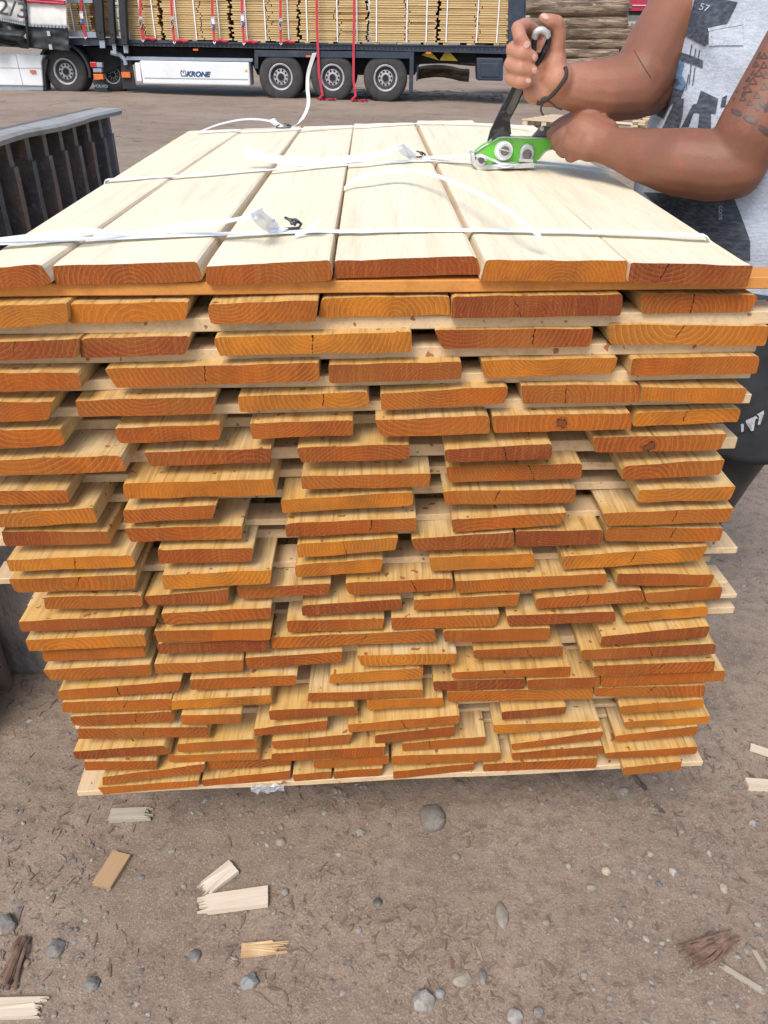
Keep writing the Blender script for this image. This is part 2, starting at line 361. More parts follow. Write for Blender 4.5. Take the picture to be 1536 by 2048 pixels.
# ------------------------------------------------------------------ the stack of boards
B=[
[(-66,540,83,529,107,567,-62,583),(104,532,395,523,407,563,112,571),(412,533,660,520,666,562,412,571),(669,521,956,512,960,549,670,557),(972,520,1254,521,1252,564,960,562),(1262,525,1507,531,1494,574,1255,566)],
[(-78,614,133,606,137,646,-75,662),(137,609,378,603,370,640,139,648),(415,608,637,601,631,643,420,649),(643,597,899,593,901,630,637,635),(904,593,1246,588,1242,632,903,637),(1282,587,1519,590,1500,623,1286,627)],
[(-80,686,157,677,155,715,-78,726),(158,678,382,671,370,709,162,715),(425,675,823,663,824,703,440,712),(869,660,1187,657,1180,694,885,698),(1220,649,1540,653,1530,692,1220,688)],
[(-85,747,156,745,165,779,-80,786),(208,738,637,725,638,762,233,776),(657,730,924,723,922,758,658,767),(963,722,1237,715,1225,746,968,757),(1265,717,1521,712,1513,747,1260,752)],
[(-85,807,105,803,97,840,-80,847),(150,802,432,793,424,828,158,834),(475,793,736,783,739,813,480,824),(760,787,1019,773,1008,807,763,820),(1043,771,1279,769,1280,804,1046,808),(1286,774,1496,776,1485,807,1282,802)],
[(-85,866,119,858,132,891,-80,902),(227,856,440,848,441,880,238,887),(498,847,707,840,706,870,505,878),(750,840,979,831,980,867,763,874),(985,832,1261,826,1263,859,988,866),(1272,826,1484,817,1475,844,1265,853)],
[(-80,922,243,911,252,942,-76,955),(287,905,542,897,540,925,303,933),(591,895,819,889,820,918,603,925),(887,899,1106,887,1102,917,895,925),(1187,875,1454,868,1440,900,1190,905)],
[(-60,984,133,980,138,1006,-58,1012),(245,967,545,958,553,990,249,998),(602,952,862,947,858,974,604,978),(892,934,1165,927,1163,957,897,965),(1245,932,1450,919,1440,950,1245,960)],
[(-30,1029,185,1015,196,1045,-28,1057),(245,1020,433,1010,425,1038,250,1047),(561,1000,827,984,825,1012,565,1026),(885,983,1152,977,1150,1005,892,1010),(1280,980,1472,973,1460,1000,1275,1005)],
[(3,1063,215,1063,222,1088,9,1093),(248,1057,485,1052,483,1078,262,1084),(570,1047,833,1036,833,1062,573,1074),(903,1039,1134,1025,1122,1049,906,1065),(1206,1027,1469,1016,1455,1044,1214,1053)],
[(12,1120,263,1110,273,1134,20,1143),(315,1100,507,1096,503,1123,319,1127),(593,1088,797,1075,790,1100,597,1116),(822,1078,1028,1064,1028,1095,830,1102),(1031,1062,1207,1060,1205,1088,1035,1094),(1214,1056,1447,1056,1440,1083,1210,1083)],
[(16,1158,272,1150,272,1178,32,1185),(323,1150,543,1140,540,1167,328,1180),(589,1130,768,1118,760,1143,592,1155),(858,1115,1068,1107,1072,1133,862,1142),(1125,1113,1417,1092,1400,1121,1125,1140)],
[(88,1195,283,1190,285,1214,90,1219),(287,1193,457,1178,455,1206,296,1210),(473,1175,662,1167,655,1190,478,1197),(689,1166,907,1157,905,1180,698,1190),(910,1162,1214,1147,1212,1170,915,1187),(1236,1147,1431,1149,1420,1172,1232,1170)],
[(35,1243,308,1230,310,1252,44,1264),(320,1227,543,1215,540,1238,333,1250),(602,1211,802,1198,805,1218,605,1232),(828,1200,1040,1188,1033,1212,828,1221),(1072,1197,1284,1180,1290,1203,1072,1218),(1289,1186,1446,1173,1440,1198,1294,1207)],
[(50,1280,290,1268,292,1292,58,1302),(308,1262,543,1257,540,1280,315,1284),(572,1242,769,1237,765,1258,576,1265),(782,1236,1000,1228,990,1253,784,1259),(1012,1231,1229,1223,1232,1243,1018,1252),(1249,1226,1417,1212,1415,1232,1247,1245)],
[(83,1303,286,1293,292,1313,88,1323),(313,1287,537,1278,537,1303,317,1308),(542,1275,869,1260,873,1283,545,1297),(885,1261,1102,1256,1097,1280,890,1284),(1204,1273,1422,1252,1412,1275,1200,1292)],
[(85,1340,300,1329,302,1352,102,1361),(308,1328,487,1320,485,1342,311,1347),(490,1316,685,1303,682,1325,495,1338),(714,1311,914,1307,910,1328,722,1332),(946,1300,1127,1292,1125,1312,949,1317),(1162,1300,1432,1287,1430,1308,1164,1320)],
[(114,1381,363,1362,357,1382,118,1400),(379,1359,596,1350,590,1370,383,1380),(660,1348,847,1336,845,1358,658,1368),(902,1345,1142,1333,1140,1352,904,1357),(1187,1332,1431,1322,1427,1343,1188,1352)],
[(123,1404,343,1398,342,1419,125,1425),(343,1402,541,1390,545,1407,343,1420),(617,1386,847,1379,846,1393,615,1403),(865,1362,1050,1357,1050,1377,869,1382),(1053,1360,1200,1353,1200,1374,1056,1378),(1203,1353,1451,1341,1448,1362,1203,1374)],
[(138,1433,343,1423,350,1443,148,1452),(361,1430,484,1428,480,1446,365,1450),(537,1421,708,1413,716,1430,540,1440),(733,1402,886,1395,888,1412,736,1420),(894,1384,1186,1376,1186,1398,897,1404),(1190,1376,1412,1370,1408,1393,1190,1393)],
[(156,1457,415,1454,419,1474,156,1478),(507,1458,656,1441,652,1459,511,1472),(696,1449,922,1430,916,1448,697,1465),(1003,1424,1133,1413,1130,1428,1004,1440),(1238,1413,1408,1398,1406,1416,1242,1428)],
[(146,1503,328,1491,342,1508,150,1519),(354,1488,506,1478,521,1495,357,1505),(543,1483,706,1468,697,1488,547,1498),(750,1470,910,1453,908,1472,750,1487),(986,1450,1201,1442,1199,1455,988,1468),(1248,1444,1421,1432,1418,1446,1250,1456)],
[(167,1523,314,1521,313,1539,171,1541),(336,1511,513,1504,521,1519,337,1525),(543,1507,771,1493,768,1512,543,1524),(804,1487,972,1473,970,1490,805,1502),(1022,1488,1208,1462,1202,1478,1024,1500),(1231,1472,1398,1452,1391,1470,1231,1483)],
[(205,1554,409,1528,408,1544,205,1571),(414,1524,582,1516,582,1530,414,1540),(626,1521,778,1511,777,1528,628,1537),(783,1512,1003,1505,999,1522,784,1530),(1023,1506,1206,1491,1205,1508,1024,1520),(1209,1506,1397,1493,1392,1508,1214,1518)],
[(195,1575,399,1560,397,1573,207,1589),(403,1560,581,1541,580,1558,405,1573),(585,1549,663,1543,662,1557,588,1563),(668,1543,766,1536,763,1551,668,1558),(786,1543,949,1527,947,1540,787,1558),(967,1528,1195,1516,1192,1536,966,1543),(1246,1535,1364,1523,1360,1540,1246,1551)],
]

TONE = ['ooorgr','ggogro','rrgrg','oorgo','oogoog','ooooog','ororo','ogooo','gogog','roooo','grgrro','ogggg','orrooo','rorooo','gooorg','orooR','ooogrr','ooGoo','ogorro','oorgoo','ooorg','roorgg','oooooo','oooooo','ooooooo']
CRK = {(0,5):1330,(1,4):1034,(1,5):1388,(2,0):28,(2,2):620,(2,3):1063,(2,4):1355,(3,1):403,(4,2):643,(4,4):1130,(5,4):1085,(5,5):1372,(6,4):1313,(6,3):1008,(7,3):1062,(8,3):990,(9,2):740,(9,4):1350,(10,0):145,(10,5):1348,(10,2):690,(11,0):150,(11,4):1270,(13,4):1172,(15,2):724,(16,5):1300,(17,4):1318,(17,0):236,(18,0):250,(19,0):268,(19,5):1300,(20,0):287,(20,2):808,(12,3):None,(16,4):1055,(17,3):1010,(22,3):860,(21,2):620}
PITH = {(0,1):(250,-.6),(0,2):(530,-.9),(0,4):(1130,-.8),(0,5):(1330,1.3),(1,3):(790,-.5),(1,4):(1060,-.6),(1,5):(1380,-.5),(2,1):(270,1.4),(2,2):(620,1.0),(2,4):(1355,.9),(3,0):(40,-1.2),(3,3):(1090,1.2),(4,1):(300,1.6),(4,3):(890,1.7),(4,4):(1110,-.4),(5,4):(1120,0),(6,4):(1300,-.2),(4,5):(1410,0),(16,3):(800,.1),(12,1):(330,0),(7,1):(385,-.4),(7,2):(740,1.4),(8,0):(70,-.5),(9,0):(125,-.3),(9,1):(370,1.5),(10,0):(135,-.6),(11,0):(130,0),(11,1):(420,1.0),(10,2):(670,0),(12,0):(200,-1.2),(15,4):(1300,1.4)}
BACK = [(375,262,484,258),(485,257,603,252),(607,252,707,249),(708,247,829,245),(834,242,945,241),(946,246,1068,252)]
d0 = ray(745, 68); BD = Vector((d0.x, d0.y, 0)).normalized(); BL = 1.54
order = ['leftmost', 'second from left', 'third from left', 'fourth from left', 'fifth from left', 'sixth from left', 'seventh from left']
ordn = ['top', 'second', 'third', 'fourth', 'fifth', 'sixth', 'seventh', 'eighth', 'ninth', 'tenth', 'eleventh', 'twelfth', 'thirteenth', 'fourteenth', 'fifteenth', 'sixteenth', 'seventeenth', 'eighteenth', 'nineteenth', 'twentieth', 'twenty-first', 'twenty-second', 'twenty-third', 'twenty-fourth', 'lowest']
ZL = []
for k, Lr in enumerate(B):
    ZL.append(sum((PF(b[6], b[7]).z+PF(b[4], b[5]).z)/2 for b in Lr)/len(Lr))
rb = random.Random(11)
def board(k, i, q):
    off = 0.0
    pb = (PF(q[6], q[7]).z+PF(q[4], q[5]).z)/2
    # how far the end stands out: from the height of its layer
    mid = ((q[6]+q[4])/2, (q[7]+q[5])/2); pz = PZ(*mid, ZL[k]); off = max(-.014, min(.014, (pz-FP).dot(FN)))*.8
    TL, TR, BR, BLc = PF(q[0], q[1], off), PF(q[2], q[3], off), PF(q[4], q[5], off), PF(q[6], q[7], off)
    c = (TL+TR+BR+BLc)/4; o = Vector((c.x, c.y, c.z))
    corners = [(TL, 0), (TR, 1), (BR, 2), (BLc, 3)]
    loop = []
    P = [TL, TR, BR, BLc]
    for j in range(4):
        p = P[j]; a = P[j-1]; b = P[(j+1) % 4]
        r1 = rb.choice((.0015, .002, .003, .004, .006)); r2 = r1*rb.uniform(.7, 1.6)
        pa = p+(a-p).normalized()*r1; pc = p+(b-p).normalized()*r2
        loop += [pa, p*.5+(pa+pc)*.25, pc]
        n = 11 if j in (0, 2) else 2
        for t in range(1, n):
            w_ = p.lerp(b, t/n)
            nz = noise.noise(Vector((w_.x*22+k*3.1, j*9.0+i*5, k*1.7)))*.0016+noise.noise(Vector((w_.x*90, j*4.0, k)))*.0004
            if (w_-p).length > r2*1.3 and (b-w_).length > .007: loop.append(w_+Vector((0, 0, nz)))
    n = len(loop)
    yp = [0, .02, .1, .3, .6, .8, 1.0]
    vs = []
    if k == 0:
        bk = BACK[i]; zt = (TL.z+TR.z)/2
        KL, KR = PZ(bk[0], bk[1], TL.z), PZ(bk[2], bk[3], TR.z)
    for t in yp:
        for p in loop:
            u = (p-TL).dot(FE)/max(.01, (TR-TL).dot(FE))
            if k == 0:
                e = KL.lerp(KR, min(1.02, max(-.02, u))); e = Vector((e.x, e.y, 0)); dd = Vector((e.x-(TL.x*(1-u)+TR.x*u), e.y-(TL.y*(1-u)+TR.y*u), 0))
                v = p+dd*t
            else: v = p+BD*BL*t+Vector((BR.x-BR.x, 0, 0))
            v = v+Vector((0, 0, .0012*math.sin(3*t+i))) if t not in (0,) else v
            vs.append(v-o)
    mb = MB(); fs = []
    mb.cur = 0; mb.add(vs, [])
    mb.f.append(list(range(n))[::-1]); mb.mi.append(0)
    for a in range(len(yp)-1):
        for j in range(n): mb.f.append([a*n+j, a*n+(j+1) % n, (a+1)*n+(j+1) % n, (a+1)*n+j]); mb.mi.append(1)
    e = (len(yp)-1)*n; mb.f.append([e+j for j in range(n)]); mb.mi.append(0)
    crk = (k, i) in CRK
    me = mb.mesh('board')
    ob = link('board', me, [MENDK if (k, i) in ((5, 4), (6, 4)) else MENDC if crk else MEND, MTOP if k == 0 else MFACE, MSIDE])
    if k == 0:
        for p in me.polygons:
            if p.material_index == 1 and abs(p.normal.z) < .8: p.material_index = 2
    ob.location = o
    ppx = (q[2]-q[0])/max(.01, (TR-TL).length); wd = (TR-TL).length
    if (k, i) in PITH:
        px, pv = PITH[(k, i)]; cxx = (px-(q[0]+q[2])/2)/ppx; czz = pv*.022
    else: cxx = rb.uniform(-.35, .35)*wd; czz = rb.choice((-1, 1))*rb.uniform(.012, .055)
    t = TONE[k][i]; tone = {'r': rb.uniform(.0, .22), 'R': .1, 'o': rb.uniform(.32, .62), 'g': rb.uniform(.78, 1), 'G': .9}[t]
    cr = CRK.get((k, i)); ca = ((cr-(q[0]+q[2])/2)/ppx+.2)/.4 if cr else .55
    ob.color = (min(1, max(0, (cxx+.12)/.24)), min(1, max(0, (czz+.08)/.16)), tone, min(1, max(0, ca)))
    wword = 'narrow ' if wd < .155 else 'wide ' if wd > .235 else ''
    tw = {'r': 'reddish brown', 'o': 'orange', 'g': 'golden orange'}[t.lower()]
    ck = ' with a dark crack' if crk and cr else ''
    if k == 0: l = f'board with {wword}{tw} end, {order[i]} in the top layer'
    elif k == 24: l = f'{wword}{tw} board end{ck}, {order[i]} in the lowest layer'
    else: l = f'{wword}{tw} board end{ck}, {order[i]} in the {ordn[k]} layer'
    lab(ob, l, 'board', 'sawn boards in the big stack')
    return ob
for k, Lr in enumerate(B):
    for i, q in enumerate(Lr): board(k, i, q)

# laths between the layers: (gap below layer k): left px, right px, set back
LAT = {0: (-90, 1600, .004), 1: (-80, 1570, .008), 2: (-80, 1519, .012), 3: (-80, 1504, .016), 4: (-80, 1498, .020), 5: (-80, 1478, .020), 6: (-40, 1484, .020), 7: (-40, 1430, .024), 8: (-30, 1420, .026), 9: (-22, 1453, .022), 10: (-20, 1440, .024), 11: (30, 1478, .024), 12: (-2, 1420, .026), 13: (60, 1458, .022), 14: (70, 1473, .024), 15: (95, 1463, .024), 16: (110, 1405, .026), 17: (130, 1405, .02), 18: (140, 1390, .026), 19: (143, 1385, .022), 20: (150, 1385, .026), 21: (160, 1380, .026), 22: (170, 1380, .026), 23: (190, 1394, .028)}
def lath(k, x0, x1, back, wdt, seed, name='lath', yb=0):
    zt = ZL[k]-.0006; zb = (ZL[k+1]+.0222) if k < 24 else ZL[k]-.012
    zb = min(zb, zt-.008)
    if k == 0: zb = zt-.0142
    # tilt follows the drift of the layer
    y = 600+k*40
    y = {True: 0}.get(False, y)
    ym = sum(b[5]+b[7] for b in B[min(k, 24)])/(2*len(B[min(k, 24)]))+10-(5 if k > 23 else 0)
    s0 = (PF(x0, ym, -min(back, .09))-FP).dot(FE); s1 = (PF(x1, ym, -min(back, .09))-FP).dot(FE)
    mb = MB(); r_ = random.Random(seed); n = 14; vs = []
    for j in range(n+1):
        s = s0+(s1-s0)*j/n; jit = .0012*math.sin(j*1.3+seed); tz = .008*(s/.5)*.35
        tz = .0
        e0 = .004*r_.random() if j in (0, n) else 0
        for (dy, dz) in ((back, zb), (back+wdt, zb), (back+wdt, zt), (back, zt)):
            p = FP+FE*(s+(e0 if j == 0 else -e0))-FN*(dy+jit); vs.append(Vector((p.x, p.y+yb, dz+tz)))
    fs = []
    for j in range(n):
        for a in range(4): fs.append([4*j+a, 4*j+(a+1) % 4, 4*j+4+(a+1) % 4, 4*j+4+a])
    fs += [[3, 2, 1, 0], [4*n, 4*n+1, 4*n+2, 4*n+3]]
    mb.add(vs, fs)
    ob = mb.build(name, MLATHO if k == 0 else MLATH, loc=FP+FE*s0-FN*back+Vector((0, 0, zb-FP.z)))
    b = ob.modifiers.new('b', 'BEVEL'); b.width = .0012; b.segments = 1
    return ob
for k, (x0, x1, bk) in LAT.items():
    x1 -= 20 if k > 4 else 4
    ob = lath(k, x0, x1, bk+(.034+.014*math.sin(k*2.7) if k > 4 else .006), .046, k)
    lab(ob, ('orange edged lath lying under the top layer of boards' if k == 0 else f'thin pale lath between the {ordn[k]} and {ordn[k+1]} board layers'), 'lath', 'laths between the board layers')
ob = lath(24, 145, 1395, .004, .10, 99)
ob.data.transform(Matrix.Translation((0, 0, 0)))
lab(ob, 'wide pale plank under the lowest board layer, bottom of the stack', 'lath', 'laths between the board layers')
# deeper laths that close the view through the gaps
for k in range(0, 24):
    for dpt in (.30, 1.35):
        o2 = lath(k, max(LAT[k][0]+8, -10 if k < 5 else -99), min(LAT[k][1]-8, 1470), dpt+.02*math.sin(k*2.1), .046, k+40)
        lab(o2, 'pale lath lying deep inside the stack behind the front row of laths', 'lath', 'laths deep inside the stack')
# two timber bearers under the stack, set well back
MBEAR = simple('bearer_wood', (.20, .15, .11), (.12, .09, .07), (1, 1, 1), 9, .85, .4)
for yb_, lb in ((.42, 'dark squared timber bearer under the front half of the stack'), (1.2, 'dark squared timber bearer under the back half of the stack')):
    mb = MB(); mb.box((-.46, .88+yb_, gz(0, 1.3)-.01), (.5, .98+yb_, ZL[24]-.0128)); ob = mb.build('timber_bearer', MBEAR, bevel=.004); lab(ob, lb, 'timber')
# ------------------------------------------------------------------ background materials
MNAVY = metal_paint('navy_steel', (.022, .034, .055), (.10, .09, .08), .5, .45)
MBLK = metal_paint('black_plastic', (.013, .015, .018), (.08, .07, .06), .5, .55)
MDARK = metal_paint('chassis_black', (.010, .011, .013), (.04, .035, .03), .5, .7)
MWHITE = metal_paint('white_paint', (.72, .73, .73), (.42, .38, .33), .25, .35, ns=2)
MCURT = metal_paint('white_tarpaulin', (.70, .68, .63), (.45, .40, .34), .4, .5, ns=2.5)
MTARP = metal_paint('black_tarpaulin', (.020, .023, .026), (.07, .065, .06), .6, .45, ns=4)
MRED = simple('red_webbing', (.55, .035, .06), (.40, .02, .04), (1, 1, 1), 30, .6, .2)
MREDP = simple('red_tarpaulin', (.42, .02, .055), (.32, .015, .04), (1, 1, 1), 2, .5)
MSTEEL = metal_paint('bare_steel', (.50, .50, .50), (.22, .19, .16), .6, .4, .8, 12)
MGREYS = metal_paint('grey_steel_bar', (.26, .31, .36), (.16, .15, .14), .5, .5)
MTYRE = simple('tyre_rubber', (.030, .030, .032), (.055, .050, .046), (1, 1, 1), 6, .85, .3, .01)
MRIM = metal_paint('wheel_rim', (.40, .40, .41), (.14, .12, .10), .8, .5, .3, 9)
MHUB = metal_paint('wheel_hub', (.44, .44, .45), (.12, .10, .09), .8, .5, .2, 14)
MORG = simple('orange_marker', (.75, .16, .02)); MLAMPR = simple('red_lamp', (.45, .02, .03), rough=.25); MYEL = simple('yellow_paint', (.62, .42, .02), (.5, .33, .02), rough=.5)
MTXT = simple('logo_blue', (.01, .07, .18)); MTXTG = simple('dark_grey_print', (.05, .05, .055))
MPACK = simple('pack_boards', (.66, .50, .25), (.46, .31, .13), (.6, 1, 30), 3, .75, .3, .01, c3=(.60, .33, .12), ns3=1.2)
MPACKD = simple('pack_gap_shade', (.11, .065, .025), (.07, .04, .018))
MSTRAPW = simple('white_band', (.80, .81, .82), (.72, .73, .75), rough=.4)
YT = 20.8

# ------------------------------------------------------------------ semi-trailer
c0 = PY(640, 200, YT); tr = empty('semi_trailer', (c0.x, YT, c0.z))
lab(tr, 'dark blue flatbed semi-trailer with white side box carrying bundles of boards', 'trailer')
mb = MB(); mb.polypx([(137, 76), (640, 88), (1052, 94), (1052, 109), (640, 98), (137, 90)], YT, YT+2.5)
mb.polypx([(255, 82), (1052, 91.5), (1052, 94.2), (255, 85)], YT-.03, YT); deck = mb.build('deck', MNAVY, tr)
mb = MB()
for i in range(92):
    x = 262+i*8.6; y = 88.2+(x-262)*.0128; mb.boxpx(x, y, x+2.6, y+3, YT-.012, YT+.01)
mb.build('lashing_hole_row', MDARK, tr)
mb = MB(); mb.polypx([(509, 100), (827, 104), (827, 117), (516, 113), (516, 137), (509, 137)], YT-.02, YT+.25); mb.boxpx(819, 104, 827, 184, YT-.03, YT+.2); mb.build('wheel_guard', MNAVY, tr)
mb = MB(); mb.polypx([(150, 92), (1045, 108), (1045, 126), (840, 126), (830, 150), (515, 150), (500, 118), (250, 112), (150, 112)], YT+.5, YT+2.0); mb.build('chassis_frame', MDARK, tr)
mb = MB(); mb.polypx([(253, 113), (505, 117), (505, 123), (253, 120)], YT-.02, YT+.1); mb.build('guard_rail', MGREYS, tr)
mb = MB(); mb.polypx([(279, 121), (498, 125), (501, 172), (286, 168)], YT-.05, YT+.55)
box = mb.build('side_box', MWHITE, tr, bevel=.03)
mb = MB(); mb.polypx([(289, 155), (496, 158.3), (496, 159.6), (289, 156.3)], YT-.058, YT-.045); mb.build('groove', MGREYS, box)
mb = MB(); mb.polypx([(269, 125), (280, 125.5), (284, 164), (273, 163)], YT-.04, YT+.5); mb.build('side_box_end', MWHITE, tr, bevel=.02)
def face_M(x, y, Y, ang=0): p = PY(x, y, Y); return Matrix.Translation(p) @ Matrix.Rotation(ang, 4, 'Y') @ Matrix.Rotation(math.pi/2, 4, 'X')
text_obj('lettering', 'KRONE', .145, face_M(395.5, 148.7, YT-.056, .012), MTXT, box, .004, .28, .006, 1.12)
mb = MB()
e_ = PY(366.5, 146.3, YT-.058)
for sx_ in (-1, 1): mb.tube([e_+Vector((sx_*dx, 0, dz)) for dx, dz in ((.05, -.055), (.06, 0), (.05, .045), (.02, .055))], .009, 5)
mb.tube([e_+Vector((0, 0, .05)), e_+Vector((0, 0, .0))], .009, 5); mb.tube([e_+Vector((-.05, 0, -.055)), e_+Vector((.05, 0, -.055))], .008, 5); mb.build('emblem', MTXT, box)
mb = MB(); mb.polypx([(489.5, 143.5), (495.5, 143.6), (492.5, 137)], YT-.056, YT-.045); mb.build('warning_mark', MYEL, box)
def wheel(cx, cy, rpx, Yf, parent, wd=.36, rimpx=23.5):
    c = PY(cx, cy, Yf); pm = ppm(cx, cy, Yf); r = rpx/pm; rr = rimpx/pm
    mb = MB(); mb.lathe(c, [(rr*.98, .05), (rr, .0), (rr*1.15, -.012), (r*.86, .0), (r*.955, .02), (r, .07), (r, wd-.07), (r*.93, wd), (rr, wd)], n=48)
    wh = mb.build('wheel', MTYRE, parent, loc=c, smooth=False)
    for p in wh.data.polygons: p.use_smooth = len(p.vertices) == 4
    mb = MB(); mb.lathe(c, [(rr*.84, .12), (rr*.88, -.01), (rr*.98, -.018), (rr*1.02, -.012), (rr*1.02, .06), (rr*.9, .12)], n=40)
    rim = mb.build('rim', MRIM, wh, loc=c)
    mb = MB(); mb.lathe(c, [(.001, .13), (rr*.9, .13), (rr*.9, .16)], n=32); mb.build('rim_well', MDARK, wh, loc=c)
    mb = MB(); mb.lathe(c, [(rr*.001, .03), (rr*.30, .03), (rr*.34, .045), (rr*.60, .045), (rr*.66, .06), (rr*.68, .13)], n=32); mb.build('hub', MHUB, wh, loc=c)
    mb = MB()
    for k in range(10):
        a = 2*math.pi*k/10; mb.ball(c+Vector((rr*.5*math.cos(a), .042, rr*.5*math.sin(a))), .024, 6, 4)
        a += .3; pass
    mb.lathe(c, [(rr*.26, .01), (rr*.27, .032)], n=16)
    mb.build('wheel_nuts', MDARK, rim if False else wh, loc=c)
    return wh
for (x, y) in ((561.6, 153.8), (665, 155), (771, 156.3)): wheel(x, y, 43.8, YT, tr)
for (x, y) in ((561.6, 153.8), (665, 155), (771, 156.3)):
    p = PY(x, y, YT); q = MB(); c = Vector((p.x, YT+2.1, p.z)); r = 43.8/ppm(x, y, YT)
    q.lathe(c, [(r*.5, 0), (r*.95, .01), (r, .06), (r, .3), (r*.95, .36), (r*.5, .36)], n=32); q.build('wheel', MTYRE, tr, loc=c)
mb = MB()
for (x, y) in ((561.6, 153.8), (665, 155), (771, 156.3)):
    p = PY(x, y, YT); mb.tube([(p.x, YT+.3, p.z), (p.x, YT+2.2, p.z)], .12, 8)
mb.build('axle', MDARK, tr)
mb = MB(); mb.polypx([(953, 115), (1007, 116), (1006, 162), (955, 161)], YT+.02, YT+.5); tb = mb.build('tool_box', MNAVY, tr, bevel=.03)
mb = MB(); mb.polypx([(961, 126), (1000, 127), (999, 155), (962, 154)], YT+.0, YT+.03); mb.build('lid', MNAVY, tb, bevel=.015)
for pts in ([(843, 110), (853, 104), (862, 104), (878, 121)], [(879, 121), (890, 104), (899, 104), (916, 122)]):
    mb = MB(); mb.polypx(pts, YT+.3, YT+.55); mb.build('wheel_chock', MYEL, tr)
mb = MB(); mb.polypx([(1019, -60), (1050, -60), (1048, 66), (1017, 92)], YT-.02, YT+.14); mb.polypx([(1052, -60), (1054.5, -60), (1050, 66), (1048, 66)], YT+.0, YT+.1); mb.build('rear_post', MNAVY, tr)
for x, y in ((391, 99.5), (617, 112.5), (857, 106)):
    mb = MB(); mb.boxpx(x-5, y-1.8, x+5, y+1.8, YT-.04, YT); mb.build('side_marker', MORG, tr)
mb = MB(); mb.boxpx(833, 130, 836, 162, YT+.2, YT+.25); mb.build('support_leg', MNAVY, tr)
# folded side stakes
for (a, b, y1, c_) in ((185, 208, 96, 0), (211, 230, 103, 1), (233, 254, 106, 2)):
    mb = MB(); mb.polypx([(a, -60), (b-6, -60), (b-2, 40), (b+1, y1-16), (a+10, y1-16), (a+5, 40)], YT-.14-.03*c_, YT-.02)
    st = mb.build('folded_stake', MBLK, tr, bevel=.015)
    mb = MB(); mb.polypx([(a+13, y1-16), (b+1, y1-16), (b+2, y1), (a+15, y1)], YT-.11, YT-.05); mb.build('stake_foot', MGREYS, st)
    mb = MB(); p = PY((a+b)/2+3, 64+c_*4, YT-.15-.03*c_); mb.lathe(p, [(.02, -.01), (.02, .01)], n=8); mb.build('bolt', MDARK, st)
mb = MB(); mb.polypx([(130, -4), (184, -3), (185, 6), (130, 5)], YT-.05, YT+.05); mb.build('drop_rail', MGREYS, tr)
mb = MB(); mb.polypx([(136, 62), (191, 64), (193, 75), (138, 73)], YT-.05, YT+.05); mb.build('drop_rail', MGREYS, tr)
# curtain
def curtain(name, pts_top, pts_bot, Yb, mat, parent, amp=.03, seed=0):
    mb = MB(); nu, nv = 26, 14; vs = []
    for j in range(nv+1):
        for i in range(nu+1):
            t = i/nu; s = j/nv
            x = (pts_top[0][0]*(1-t)+pts_top[1][0]*t)*(1-s)+(pts_bot[0][0]*(1-t)+pts_bot[1][0]*t)*s
            y = (pts_top[0][1]*(1-t)+pts_top[1][1]*t)*(1-s)+(pts_bot[0][1]*(1-t)+pts_bot[1][1]*t)*s
            p = PY(x, y, Yb); p.y += amp*noise.noise(Vector((t*3+seed, s*3, seed)))*2+amp*.6*noise.noise(Vector((t*8+seed, s*7, 3)))
            vs.append(p)
    fs = [(j*(nu+1)+i, j*(nu+1)+i+1, (j+1)*(nu+1)+i+1, (j+1)*(nu+1)+i) for j in range(nv) for i in range(nu)]
    mb.add(vs, fs); o = mb.build(name, mat, parent, smooth=True)
    so_ = o.modifiers.new('s', 'SOLIDIFY'); so_.thickness = .02; return o
cu = curtain('curtain', ((47, -60), (131, -60)), ((54, 52), (135, 56)), YT-.35, MCURT, tr, .02, 1)
cu2 = curtain('curtain', ((-90, -70), (44, -60)), ((-90, 30), (50, 48)), YT-.35, MCURT, tr, .05, 5)
curtain('curtain_band', ((47, -6), (131, 1)), ((47.5, 3), (131.5, 9.5)), YT-.41, MREDP, cu, .01, 1)
curtain('curtain_band', ((-90, -40), (44, -8)), ((-90, -30), (44.5, 1)), YT-.42, MREDP, cu2, .01, 1)
curtain('curtain_flap', ((54, 52), (136, 56)), ((60, 96), (140, 103)), YT-.33, MTARP, tr, .02, 9)
curtain('curtain_flap', ((-90, 28), (52, 50)), ((-90, 88), (58, 96)), YT-.33, MTARP, tr, .16, 13)
mb = MB()
for i in range(11): x = 56+i*7; mb.boxpx(x, 48.5+i*.35, x+5, 53+i*.35, YT-.41, YT-.38)
for i in range(11): x = 1+i*4.6; mb.boxpx(x, 37.5+i*.95, x+3.4, 41.5+i*.95, YT-.44, YT-.41)
mb.build('eyelet_row', MGREYS, cu)
mb = MB(); mb.polypx([(45, -30), (49, -30), (58, 96), (54, 96)], YT-.46, YT-.40); mb.build('curtain_gap_shade', MDARK, tr)  # dark strip standing for the shaded gap between the two curtain pieces
for x, y in ((97, 66), (101, 93)):
    mb = MB(); mb.boxpx(x-3, y-4, x+3, y+6, YT-.42, YT-.36); mb.build('curtain_buckle', MSTEEL, tr)
text_obj('lettering', '2/3', .42, face_M(24, 19, YT-.47, .15), MTXTG, cu2, .004, .1, .004, 1.25)

